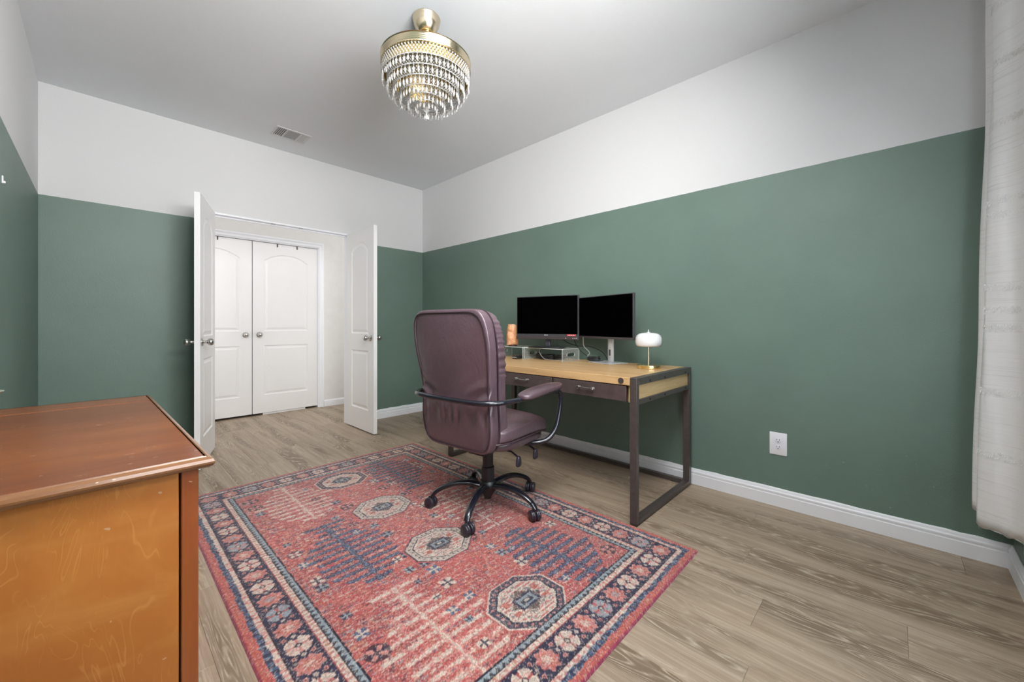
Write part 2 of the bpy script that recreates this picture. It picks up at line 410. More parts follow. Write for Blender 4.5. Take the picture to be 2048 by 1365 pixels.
# closet casing
def casing(mb, x0, x1, z1, y, w_=.062):
    prof = [(0, 0), (0, .010), (.012, .016), (.030, .012), (.050, .018), (w_, .014), (w_, 0)]
    # (distance outward from the opening, thickness towards the room)
    pts = [(x0, 0), (x0, z1), (x1, z1), (x1, 0)]
    rings = []
    for i, (px, pz) in enumerate(pts):
        sx = -1 if i < 2 else 1; sz = 1 if i in (1, 2) else 0
        rings.append([(px+sx*d, y-t, pz+sz*d) for d, t in prof])
    n = len(prof); vs = [p for r in rings for p in r]
    fs = [(i*n+k, i*n+k+1, (i+1)*n+k+1, (i+1)*n+k) for i in range(3) for k in range(n-1)]
    fs = [tuple(reversed(f)) for f in fs]
    mb.add(vs, fs)
mb = MB(); casing(mb, CX0+.004, CX1-.004, CZ-.004, YH)
mb.box((CX0, YH, 0), (CX0+.012, YH+T, CZ)); mb.box((CX1-.012, YH, 0), (CX1, YH+T, CZ)); mb.box((CX0+.012, YH, CZ-.012), (CX1-.012, YH+T, CZ))
struct(mb, 'trim_2', M['trim'], 'white moulded casing around the closet doors', 'trim')

# baseboards
def baseboard(name, a, b, nrm, label, h=.105):
    """a, b floor ends on the wall face; nrm points into the room"""
    a = Vector((*a, 0)); b = Vector((*b, 0)); n = Vector((*nrm, 0))
    prof = [(0, 0), (.015, 0), (.015, h*.62), (.0115, h*.64), (.0115, h*.70), (.014, h*.73), (.014, h*.80), (.010, h*.86), (.007, h*.95), (.004, h), (0, h)]
    L = (b-a).length; N = max(2, int(L/.05)); rings = []
    rnd = random.Random(len(name)+int(L*100))
    for i in range(N+1):
        p = a+(b-a)*i/N; dz = rnd.uniform(-.0015, .0025)
        rings.append([p+n*d+Vector((0,0,z+(dz if z >= h*.94 else 0))) for d, z in prof])
    k = len(prof); vs = [q for r in rings for q in r]
    fs = [(i*k+j, i*k+(j+1)%k, (i+1)*k+(j+1)%k, (i+1)*k+j) for i in range(N) for j in range(k)]
    fs += [tuple(range(k)), tuple(N*k+j for j in reversed(range(k)))]
    mb = MB(); mb.add(vs, fs); o = mb.build(name, M['trim'])
    bm = bmesh.new(); bm.from_mesh(o.data); bmesh.ops.recalc_face_normals(bm, faces=bm.faces); bm.to_mesh(o.data); bm.free()
    tag(o, label, 'baseboard', kind='structure'); return o
baseboard('baseboard_right', (XR, YW), (XR, YF), (-1, 0), 'white stepped baseboard along the long right wall')
baseboard('baseboard_far_right', (OX1+.002, YF), (XR-.015, YF), (0, -1), 'short white baseboard right of the doorway')
baseboard('baseboard_far_left', (XL+.015, YF), (OX0-.002, YF), (0, -1), 'white baseboard left of the doorway')
baseboard('baseboard_left', (XL, YW), (XL, YF), (1, 0), 'white baseboard along the left wall')
baseboard('baseboard_window', (XL+.015, YW), (XR-.015, YW), (0, 1), 'white baseboard under the curtain on the window wall')
baseboard('baseboard_hall', (CX1+.062, YH), (HX1, YH), (0, -1), 'white baseboard in the hall right of the closet', .085)

# floor: every board a part
mb = MB(); mb.box((XL-T, YW-T, -.10), (XR+T, YH+.8, -.0045))
floor = struct(mb, 'floor', M['subfloor'], 'oak plank floor of the room and hall', 'floor')
PW, PL = .193, 1.32
board_mesh = {}
def board(x0, x1, y0, y1):
    g = .0002; w_, l_ = round((x1-x0)/2-g, 4), round((y1-y0)/2-g, 4)
    if w_ < .004 or l_ < .01: return
    if (w_, l_) not in board_mesh:
        c = .0009; vs = [(-w_,-l_,-.004),(w_,-l_,-.004),(w_,l_,-.004),(-w_,l_,-.004),(-w_,-l_,-c),(w_,-l_,-c),(w_,l_,-c),(-w_,l_,-c),
                         (-w_+c,-l_+c,0),(w_-c,-l_+c,0),(w_-c,l_-c,0),(-w_+c,l_-c,0)]
        fs = [(3,2,1,0),(8,9,10,11)]
        for i in range(4):
            j = (i+1)%4; fs += [(i,j,4+j,4+i),(4+i,4+j,8+j,8+i)]
        me = bpy.data.meshes.new('plank'); me.from_pydata(vs, [], fs); board_mesh[(w_, l_)] = me
    o = link('plank', board_mesh[(w_, l_)], M['plank'], floor); o.location = ((x0+x1)/2, (y0+y1)/2, 0)
fixed = {0: .367, 1: -.034, 2: .49, 3: .95}
rnd = random.Random(3)
for i in range(-11, 8):
    x0 = 1.6+PW*(i-0); x1 = x0+PW
    # row index 0 spans 1.60..1.793
    off = fixed.get(i, None)
    if off is None: off = (i*0.47) % PL + rnd.uniform(-.1, .1)
    y = off; 
    while y > YW: y -= PL
    while y < YH+.7:
        ya, yb = max(y, YW), min(y+PL, YH+.7)
        xa, xb = max(x0, XL), min(x1, XR)
        if yb-ya > .02 and xb-xa > .01: board(xa, xb, ya, yb)
        y += PL

# ------------------------------------------------------------------ doors
def arch_outline(x0, x1, z0, z1, rise, n=20):
    pts = [(x0, z0), (x1, z0), (x1, z1-rise)]
    if rise > 0:
        for i in range(1, n):
            t = i/n; x = x1+(x0-x1)*t; pts.append((x, z1-rise+rise*(1-abs(2*t-1)**2.2)))
    pts.append((x0, z1-rise)); return pts
def inset(pts, d):
    n = len(pts); out = []
    for i in range(n):
        p0, p1, p2 = Vector(pts[i-1]), Vector(pts[i]), Vector(pts[(i+1)%n])
        a = (p1-p0).normalized(); b = (p2-p1).normalized()
        na = Vector((-a.y, a.x)); nb = Vector((-b.y, b.x)); m_ = (na+nb)
        m_ = m_/max(.2, m_.length_squared)*2 if m_.length > 0 else na
        out.append(tuple(p1+m_*d))
    return out
def make_door(name, Wd, Hd, th, label, knob_side=1, cat='door', knobs=(1,1), hinges=True, stile=.115, hinge_side_y=0):
    """local: x 0 (hinge) .. Wd, y 0..th, z 0..Hd; knob at the x = Wd side"""
    root = empty(name)
    tag(root, label, cat, kind='structure')
    P = [arch_outline(stile, Wd-stile, .97, Hd-.125, .085), arch_outline(stile, Wd-stile, .21, .80, 0)]
    bm = bmesh.new()
    for side, y in ((-1, 0.0), (1, th)):
        loops = [[(0,0),(Wd,0),(Wd,Hd),(0,Hd)]]+P; es = []
        for lp in loops:
            vs = [bm.verts.new((x, y, z)) for x, z in lp]
            es += [bm.edges.new((vs[i], vs[(i+1)%len(vs)])) for i in range(len(vs))]
        bmesh.ops.triangle_fill(bm, use_beauty=True, use_dissolve=False, edges=es)
    for f in bm.faces:
        f.normal_update()
        want = -1 if f.calc_center_median().y < th/2 else 1
        if f.normal.y*want < 0: f.normal_flip()
    s = MB(); s.bm(bm)
    s.add([(0,0,0),(Wd,0,0),(Wd,th,0),(0,th,0),(0,0,Hd),(Wd,0,Hd),(Wd,th,Hd),(0,th,Hd)], [(0,3,2,1),(4,5,6,7),(1,2,6,5),(3,0,4,7)])
    s.build('slab', M['door'], root)
    for side, y in ((-1, 0.0), (1, th)):
        for lp in P:
            A = lp; B = inset(lp, .010); C = inset(lp, .022); D = inset(lp, .040); n = len(A)
            dep = [0, .007, .0065, .0015]
            vs = []
            for ring, d in zip((A, B, C, D), dep): vs += [(x, y-side*d, z) for x, z in ring]
            fs = []
            for r in range(3):
                for i in range(n):
                    j = (i+1)%n; q = (r*n+i, r*n+j, (r+1)*n+j, (r+1)*n+i); fs.append(q if side < 0 else tuple(reversed(q)))
            q = tuple(3*n+i for i in range(n)); fs.append(q if side < 0 else tuple(reversed(q)))
            k = MB(); k.add(vs, fs); k.build('panel', M['door'], root)
    if hinges:
        for z in (.25, Hd/2, Hd-.25):
            k = MB(); k.lathe([(0,-.045),(.006,-.045),(.006,.045),(0,.045)], 10, (-.004, hinge_side_y, z)); k.build('hinge', M['door' if hinges == 'white' else 'nickel'], root)
    kx = Wd-.065; kz = .93
    for side, on in ((-1, knobs[0]), (1, knobs[1])):
        if not on: continue
        y = 0 if side < 0 else th
        mt = Matrix.Translation((kx, y, kz)) @ Matrix.Rotation(PI/2 if side < 0 else -PI/2, 4, 'X')
        k = MB(); k.lathe([(0,0),(.031,0),(.031,.004),(.026,.009),(.012,.012),(.0105,.026),(.014,.033),(.022,.038),(.0275,.048),(.028,.056),(.024,.066),(.014,.073),(0,.075)], 24, mat=mt)
        k.build('door_knob', M['nickel'], root)
    return root
LW = .585; DH = 2.025
# left leaf, opened into the room
d1 = make_door('door_1', LW+.02, DH, .035, 'left leaf of the white arched double doors, seen nearly edge on', hinge_side_y=0)
hx, hy = .680, YF-.005
v = Vector((.487-hx, 3.600-hy)).normalized(); d1.location = (hx+.035*v.y, hy-.035*v.x, .012); d1.rotation_euler = (0, 0, math.atan2(v.y, v.x))
# right leaf
d2 = make_door('door_2', LW+.02, DH, .035, 'right leaf of the white arched double doors, standing open by the green wall', hinge_side_y=.035)
hx, hy = 1.820, YF-.005
v = Vector((1.819-hx, 3.569-hy)); an = math.atan2(v.y, v.x)
d2.location = (hx-.035*0, hy, .012); d2.rotation_euler = (0, 0, an)
d2.location = (hx+.004, hy, .012)
# closet doors, facing the room: local y=0 face looks to -Y
cgap = 1.219
c1 = make_door('door_3', CX1-.012-cgap-.006, 2.022, .035, 'right closet door across the hall, white with an arched panel', knobs=(1,0), hinges='white')
c1.location = (CX1-.014, YH+.045, .026); c1.rotation_euler = (0, 0, PI)   # hinge on the right
c2 = make_door('door_4', cgap-CX0-.012-.006, 2.022, .035, 'left closet door across the hall, white with an arched panel', knobs=(1,0), hinges='white')
c2.location = (CX0+.014, YH+.010, .026)
# a door turned by PI shows its other face: give it its knob there
for ch in list(c1.children):
    if ch.name.startswith('door_knob'):
        ch.data.transform(Matrix.Translation((0, .035, 0)) @ Matrix.Diagonal((1, -1, 1, 1))); ch.data.flip_normals()
# little dark catches on top of the closet doors
for x, dr in ((.89, 'left closet door'), (1.48, 'right closet door, nearer its middle'), (1.70, 'right closet door, nearer its hinges')):
    k = MB(); k.box((x-.006, YH+.0045, 2.010), (x+.006, YH+.0095, 2.046), .001); k.box((x-.006, YH+.0045, 2.0475), (x+.006, YH+.048, 2.0505))
    o = k.build('door_hook', M['slot']); tag(o, 'tiny dark hook over the top of the ' + dr, 'hook', 'hooks over the closet doors')
# flat box showing under the right closet door
k = MB(); k.box((1.33, YH+.02, .0), (1.80, YH+.30, .022), .001)
o = k.build('flat_box', M['white_wall']); tag(o, 'pale flat box showing in the gap under the right closet door', 'box')

# ------------------------------------------------------------------ curtain
def make_curtain():
    root = empty('curtain', (2.45, -.30, 0))
    bot = [(2.700,-.335),(2.680,-.262),(2.640,-.250),(2.600,-.320),(2.560,-.335),(2.520,-.268),(2.485,-.245),(2.440,-.240),(2.412,-.268),(2.392,-.298),(2.365,-.326),(2.330,-.342),(2.290,-.345),(2.24,-.330),(2.20,-.345)]
    top = [(2.700,-.340),(2.690,-.300),(2.655,-.290),(2.620,-.335),(2.580,-.340),(2.540,-.305),(2.505,-.288),(2.458,-.286),(2.425,-.300),(2.405,-.322),(2.375,-.342),(2.340,-.348),(2.290,-.350),(2.24,-.340),(2.20,-.350)]
    zb, zt = .268, 2.60; NZ = 60
    B = spline([(x,y,0) for x,y in bot], 7); Tp = spline([(x,y,0) for x,y in top], 7); n = len(B)
    vs = []
    rr = random.Random(5)
    for j in range(NZ+1):
        t = j/NZ; z = zb+(zt-zb)*t; e = min(1, t*1.25)
        for i in range(n):
            p = B[i].lerp(Tp[i], e); s_ = .004*math.sin(z*7+i*.35)
            vs.append((p.x+s_, min(-.2, max(-.362, p.y+s_*.5)), z-(.006*math.sin(i*.5) if j == 0 else 0)))
    fs = [(j*n+i, j*n+i+1, (j+1)*n+i+1, (j+1)*n+i) for j in range(NZ) for i in range(n-1)]
    k = MB(); k.add(vs, fs, 0, True); k.v = [(x-2.45, y+.30, z) for x, y, z in k.v]
    o = k.build('cloth', M['curtain'], root, sharp=180)
    md = o.modifiers.new('thick', 'SOLIDIFY'); md.thickness = .0012; md.offset = 0
    # hem: a doubled strip at the bottom
    hv = []; nn = 5
    for j in range(nn):
        for i in range(n):
            x, y, z = vs[i]; t = j/(nn-1); zz = zb-.001+.125*t*1.0
            p = B[i].lerp(Tp[i], min(1, (zz-zb)/(zt-zb)*1.25))
            tn = B[min(i+1,n-1)]-B[max(i-1,0)]; nr = Vector((tn.y, -tn.x, 0)).normalized()
            q = p - nr*.0022; s_ = .004*math.sin(zz*7+i*.35)
            hv.append((q.x+s_-2.45, min(-.2, max(-.366, q.y+s_*.5))+.30, zz))
    hf = [(j*n+i, j*n+i+1, (j+1)*n+i+1, (j+1)*n+i) for j in range(nn-1) for i in range(n-1)]
    k = MB(); k.add(hv, hf, 0, True); h_ = k.build('hem', M['curtain'], root, sharp=180)
    # rows of cotton fringe: short tufts following the folds
    def at(i, z):
        t = (z-zb)/(zt-zb); p = B[i].lerp(Tp[i], min(1, t*1.25)); s_ = .004*math.sin(z*7+i*.35)
        return Vector((p.x+s_-2.45, p.y+s_*.5+.30, z))
    for zr in (.565, .81, 1.06, 1.13, 1.22, 1.50, 1.555, 1.86, 2.10, 2.33):
        k = MB(); rr = random.Random(int(zr*100))
        for i in range(30, min(n-2, 74)):
            for q in range(7):
                a = at(i, zr); b = at(i+1, zr); p = a.lerp(b, q/7); tn = (b-a).normalized(); nr = Vector((tn.y, -tn.x, 0))
                dz = rr.uniform(-.013, .013)
                for sgn in (-1, 1):
                    c = p+nr*.0008*sgn+Vector((0,0,dz)); e_ = c+nr*sgn*rr.uniform(.0008,.0035)+Vector((rr.uniform(-.002,.002), 0, rr.uniform(-.009,-.002)))
                    k.tube([c, e_], [.0009,.0006], 4)
        f_ = k.build('fringe', M['fringe'], root); f_['kind'] = 'stuff'
    # heading rings on the rod are above the frame
    tag(root, 'white slub curtain with rows of cotton fringe, gathered by the right corner', 'curtain')
make_curtain()
rod = MB(); rod.tube([(.1, -.325, 2.625), (2.74, -.325, 2.625)], .010, 12)
ro = rod.build('curtain_rod', M['nickel'])
for x in (.16, 2.735):
    k = MB(); k.box((x-.008, YW, 2.61), (x+.008, -.325, 2.62)); k.build('bracket', M['nickel'], ro)
tag(ro, 'nickel curtain rod over the window', 'rod')

# ------------------------------------------------------------------ rug (every knot a coloured vertex)
def make_rug():
    X0, X1, Y0, Y1 = .326, 1.950, .663, 3.113
    W_, L_ = X1-X0, Y1-Y0; st = .004; nu = int(W_/st)+1; nv = int(L_/st)+1
    u = np.linspace(0, W_, nu); v_ = np.linspace(0, L_, nv); U, V = np.meshgrid(u, v_)
    rs = np.random.RandomState(11)
    def sm(shape, ku, kv):   # smooth noise by upsampling
        a = rs.rand(int(shape[0]/kv)+3, int(shape[1]/ku)+3)
        yi = np.arange(shape[0])/kv; xi = np.arange(shape[1])/ku
        y0 = yi.astype(int); x0 = xi.astype(int); fy = (yi-y0)[:,None]; fx = (xi-x0)[None,:]
        return (a[y0][:,x0]*(1-fy)*(1-fx)+a[y0+1][:,x0]*fy*(1-fx)+a[y0][:,x0+1]*(1-fy)*fx+a[y0+1][:,x0+1]*fy*fx)
    sh = U.shape; fine = rs.rand(*sh); n3 = sm(sh, 3, 1.5); n6 = sm(sh, 6, 3); n20 = sm(sh, 22, 14); n60 = sm(sh, 70, 60)
    wu = (sm(sh, 5, 5)-.5)*.010; wv = (sm(sh, 5, 5)-.5)*.010
    c = lambda *x: np.array(lin(x))
    RED, RED2, ORG = c(194,76,74), c(166,54,62), c(204,100,70)
    NAVY, NAVY2, BLUE, LBLUE = c(52,50,80), c(36,36,58), c(70,98,136), c(140,158,170)
    CREAM, PINK, TAN, DARK, MAG = c(212,194,180), c(212,128,120), c(204,160,124), c(52,34,44), c(168,34,84)
    img = np.zeros(sh+(3,)); 
    def put(mask, col, a=1.0):
        m_ = (mask*a)[..., None] if mask.dtype != bool else (mask.astype(float)*a)[..., None]
        img[:] = img*(1-m_)+col*m_
    du = np.minimum(U, W_-U); dv = np.minimum(V, L_-V); D = np.minimum(du, dv); Dw = D+wu*.35
    along = np.where(du < dv, V, U)          # coordinate along the border
    # field
    put(np.ones(sh), RED); put(n20 > .55, RED2, .35); put(n6 > .62, ORG, .45); put((n3 > .66), PINK, .35)
    uc = U-W_/2; vc = V
    F = Dw > .232
    # fine horizontal key lines, as the weave shows them
    put(F & ((np.floor(V/.012) % 2 == 0) & (n6 > .5) & (n3 > .35)), RED2, .55)
    put(F & (np.abs((V+wv) % .034-.017) < .0022) & (n3 > .4), CREAM, .40)
    put(F & (np.abs((U+wu) % .046-.023) < .0018) & (n6 > .52), TAN, .35)
    put(F & (n3 > .76) & (n20 > .4), NAVY, .55); put(F & (n3 < .13), DARK, .5); put(F & (n3 > .45) & (n3 < .50) & (n20 > .5), CREAM, .5)
    # scattered small key pieces
    gx, gy = np.floor(U/.026), np.floor(V/.020); hsh = np.modf(np.abs(np.sin(gx*12.9898+gy*78.233)*43758.5453))[0]
    lx, ly = np.abs((U/.026) % 1-.5), np.abs((V/.020) % 1-.5)
    pc = (lx < .34) & (ly < .26) & (n3 > .28)
    for lo, hi, col in ((.0,.10,CREAM), (.10,.19,NAVY), (.19,.26,BLUE), (.26,.36,PINK), (.36,.42,TAN), (.42,.50,RED2), (.50,.56,LBLUE)):
        put(F & pc & (hsh >= lo) & (hsh < hi), col, .62)
    # trees
    def tree(cu, cv, hgt, sgn, main, edge):
        tv = ((V-cv)*sgn+hgt/2)/hgt; inside = (tv > 0) & (tv < 1); du_ = np.abs(U-cu+wu)
        k = tv*hgt/.050; row = np.floor(k); fr = k-row; dv_ = np.abs(fr-.5)*.050
        ln = .045+.175*np.abs(np.sin(tv*PI*1.15))*(.65+.35*((row*7919) % 5)/4)
        jag = .0055*(np.floor((U+1)/.010) % 2)
        br = inside & (du_ < ln) & (dv_+wv*.5 < .0100+jag) & (du_ > .006)
        gap = (np.floor((U-cu+2)/.045+row*.5) % 2 == 0)
        put(br & F, edge, .88)
        put(inside & (du_ < ln-.006) & (dv_ < .0068+jag*.6) & F & ~(gap & (n3 > .5)), main, .92)
        tk = inside & (du_ < .013+.006*np.sin(tv*60)); put(tk & F, edge, .8)
        put(inside & (du_ < .006+.004*np.sin(tv*60)) & F, main, .9)
        # hooked twigs: short diagonal pieces between the branches
        dg = np.abs(((U-cu)*1.0+(V-cv)*.8) % .052-.026); put(inside & F & (du_ < ln*.8) & (dg < .0035) & (n3 > .42), edge, .7)
        blob = (np.abs(du_-ln+.014) < .010) & (dv_ < .010) & inside & F; put(blob, main, .8); put(blob & (n3 > .6), edge, .8)
    for cv, a, b in ((.47, (CREAM, PINK), (BLUE, NAVY)), (1.19, (BLUE, NAVY), (CREAM, RED2)), (1.93, (CREAM, PINK), (BLUE, NAVY))):
        tree(W_/2-.325, cv, .64, 1, *a); tree(W_/2+.325, cv-.03, .64, -1, *b)
    # small rosettes
    def rosette(cu, cv, r, petal, core, ring=None):
        dx, dy = U-cu, V-cv; rr = np.hypot(dx, dy)+wu*.6; th = np.arctan2(dy, dx)
        m_ = rr < r*1.35
        if not m_.any(): return
        if ring is not None: put((rr < r*1.12) , ring, .85)
        put(rr < r*(.72+.28*np.cos(4*(th-PI/4))), petal, .95)
        put((rr < r*(.55+.25*np.cos(4*th))) & (np.cos(4*th) > .2), core, .9)
        put(rr < r*.22, ring if ring is not None else core, .9)
    R2 = random.Random(2)
    for cv in np.arange(.30, L_-.28, .112):
        for su in (-1, 1):
            for cu, rr in ((.150+R2.uniform(-.02,.02), .034), (.52, .032), (.225+R2.uniform(-.02,.03), .024)):
                if R2.random() < .30: continue
                pc, co, rg = R2.choice([(NAVY, LBLUE, None), (CREAM, RED2, NAVY), (LBLUE, NAVY, None), (PINK, NAVY, NAVY2), (BLUE, CREAM, None), (CREAM, NAVY, None)])
                rosette(W_/2+su*cu, cv+R2.uniform(-.03,.03), rr*R2.uniform(.75,1.15), pc, co, rg)
    # medallions down the middle
    for i, cv in enumerate((.355, .925, 1.482, 2.045)):
        dx, dy = np.abs(uc)+wu*.35, np.abs(V-cv)+wv*.35; a, b = .152, .134
        oc = lambda k: (dx/(a*k) < 1) & (dy/(b*k) < 1) & (dx/(a*k)+dy/(b*k) < 1.42)
        ring, rim = ((NAVY, CREAM), (LBLUE, NAVY))[1 if i in (1, 2) else 0]
        ring = CREAM*.85 if i in (1,2) else ring
        put(oc(1.10), RED, .9); put(oc(1.05), rim, .9); put(oc(1.0), ring, .95)
        dots = (np.sin(np.arctan2(V-cv, uc)*30) > .45) & oc(.93) & ~oc(.85); put(dots, PINK if i in (0,3) else NAVY, .8)
        put(oc(.82), NAVY2, .9); put(oc(.78), CREAM, .95)
        put(oc(.74) & (n3 > .52) & (np.floor(V/.009) % 2 == 0), RED, .85); put(oc(.70) & (n3 < .30), NAVY, .6)
        put(oc(.72) & (np.abs(dx-.078) < .014) & (np.abs(dy-.03) < .010), c(190,80,60), .9)
        put((dx/.062+dy/.055 < 1.25), DARK, .75); put((dx < .052) & (dy < .034), NAVY, .95)
        put((dx < .040) & (dy < .023), LBLUE, .8); put((dx < .027) & (dy < .012), NAVY2, .9); put((dx < .012) & (dy < .006), CREAM, .9)
    # borders, inside out
    B = lambda a, b: (Dw >= a) & (Dw < b)
    put(B(.226, .233), NAVY2)
    saw = (along+wu*.3) % .026/.026; tri = (D-.200)/.026
    put(B(.207, .226), LBLUE); put(B(.207, .226) & (np.abs(saw-.5)*2 > (D-.207)/.019+.15), NAVY2, .9)
    put(B(.2035, .207), DARK)
    put(B(.182, .2035), CREAM); put(B(.184, .201) & (np.floor(along/.011) % 2 == 0) & (n3 > .35), RED, .75); put(B(.182,.2035) & (n3 > .7), TAN, .7)
    put(B(.178, .182), RED2); put(B(.073, .178), NAVY); put(B(.073, .178) & (n3 > .74), NAVY2, .8)
    put(B(.070, .0735), DARK)
    put(B(.052, .070), CREAM); put(B(.052, .070) & (np.floor(along/.013) % 2 == 0) & (n3 > .4), PINK, .8); put(B(.052,.070) & (n3 > .72), RED, .7)
    put(B(.032, .052), BLUE); put(B(.032, .052) & (((along*1.0) % .030 < .012) | (n3 > .7)), NAVY, .9); put(B(.032,.052) & (n3 < .18), LBLUE, .8)
    put(B(.007, .032), RED); put(B(.007, .032) & (n3 > .55), ORG, .6); put(B(.007,.032) & (n3 < .2), TAN, .5)
    put(D < .0075, MAG)
    # flowers in the navy border
    sp = .1065
    def border_flower(cu, cv, k, horiz):
        dx, dy = (U-cu), (V-cv)
        if horiz: dx, dy = dy, dx
        # dy runs along the border, dx across
        m_ = (np.abs(dx) < .05) & (np.abs(dy) < .06); 
        rr = np.hypot(dx/.043, dy/.043)+wu*6; th = np.arctan2(dy, dx)
        if k % 2 == 0:
            pet = (rr < 1.0) & (np.abs(np.sin(2*th)) > .38) & (rr > .25)
            col = (CREAM, LBLUE, CREAM)[k//2 % 3]
            put(m_ & (rr < .80) & (np.abs(np.sin(2*th)) < .62), RED if k % 4 == 0 else PINK, .9)
            put(m_ & pet, col, .95); put(m_ & pet & (n3 > .6), PINK, .5); put(m_ & (rr < .26), NAVY2, .9); put(m_ & (rr < .14), CREAM, .9)
        else:
            r2 = np.hypot(dx/.042, dy/.038)+wu*6+.12*np.cos(8*th)
            put(m_ & (r2 < 1.0), PINK, .9); put(m_ & (r2 < .7) & (n3 > .42), ORG, .8); put(m_ & (r2 < .4), (LBLUE if k % 3 == 0 else CREAM), .7); put(m_ & (r2 < 1.0) & (n3 > .72), RED2, .7)
        for sg in (-1, 1):
            d2 = np.hypot(np.abs(dx)-.030, dy-sp/2); put(m_*0+(d2 < .008) > 0, PINK, .8); put((d2 < .004), NAVY2, .8)
        put((np.hypot(dx, dy-sp/2) < .007), CREAM, .7)
    c0 = .126; k = 0
    nL = int(round((L_-2*c0)/sp)); nW = int(round((W_-2*c0)/sp))
    for i in range(nL+1):
        for cu in (c0, W_-c0): border_flower(cu, c0+(L_-2*c0)*i/nL, i+(cu > 1), False)
    for i in range(1, nW):
        for cv in (c0, L_-c0): border_flower(c0+(W_-2*c0)*i/nW, cv, i, True)
    # wear: yarn-to-yarn variation, faded patches; warm light at far right painted into the colour
    warm_light = np.clip(np.clip((U/W_-.45)*1.1, 0, 1)*np.clip((V/L_-.15)*1.5, 0, 1)+.35*(n60-.5), 0, .5)[..., None]
    img = img*(1-warm_light)+warm_light*img*np.array([1.06, .92, .62])
    fl = (rs.rand(*sh) > .86)[..., None]; img = np.where(fl, img*.55+.45*CREAM, img)
    img *= (.66+.68*fine)[..., None]
    img = img*(1-.22)+.22*img.mean(axis=2, keepdims=True)
    img = np.clip(img*(.92+.16*n60)[..., None], 0, 1)
    # geometry
    TH = .010
    Z = np.full(sh, TH)+(fine-.5)*.0016
    edge = np.minimum(D/.008, 1.0); Z = .0008+(Z-.0008)*np.sqrt(np.clip(edge, 0, 1))
    cu_ = X0+U; cv_ = Y0+V
    co = np.stack([cu_, cv_, Z], -1).reshape(-1, 3)
    idx = np.arange(nu*nv).reshape(nv, nu)
    q = np.stack([idx[:-1,:-1], idx[:-1,1:], idx[1:,1:], idx[1:,:-1]], -1).reshape(-1, 4)
    me = bpy.data.meshes.new('rug'); me.vertices.add(len(co)); me.vertices.foreach_set('co', co.ravel().astype(np.float32))
    me.loops.add(q.size); me.loops.foreach_set('vertex_index', q.ravel().astype(np.int32))
    me.polygons.add(len(q)); me.polygons.foreach_set('loop_start', np.arange(0, q.size, 4, dtype=np.int32))
    me.update(calc_edges=True)
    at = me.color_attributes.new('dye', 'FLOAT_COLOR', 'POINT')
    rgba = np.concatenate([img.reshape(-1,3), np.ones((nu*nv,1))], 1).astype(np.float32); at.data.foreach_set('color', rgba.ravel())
    m = NT('rug_wool', rough=.95, spec=.1, sheen=.25); a = m.n('ShaderNodeAttribute', _attribute_name='dye')
    f = m.noise(m.coord(), 600, 2)
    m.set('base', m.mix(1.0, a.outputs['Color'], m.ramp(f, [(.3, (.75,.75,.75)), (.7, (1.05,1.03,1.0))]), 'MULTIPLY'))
    m.bump(f, .5, .003)
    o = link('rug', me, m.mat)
    tag(o, 'red wool rug with navy flower border and octagon medallions under the chair', 'rug')
make_rug()

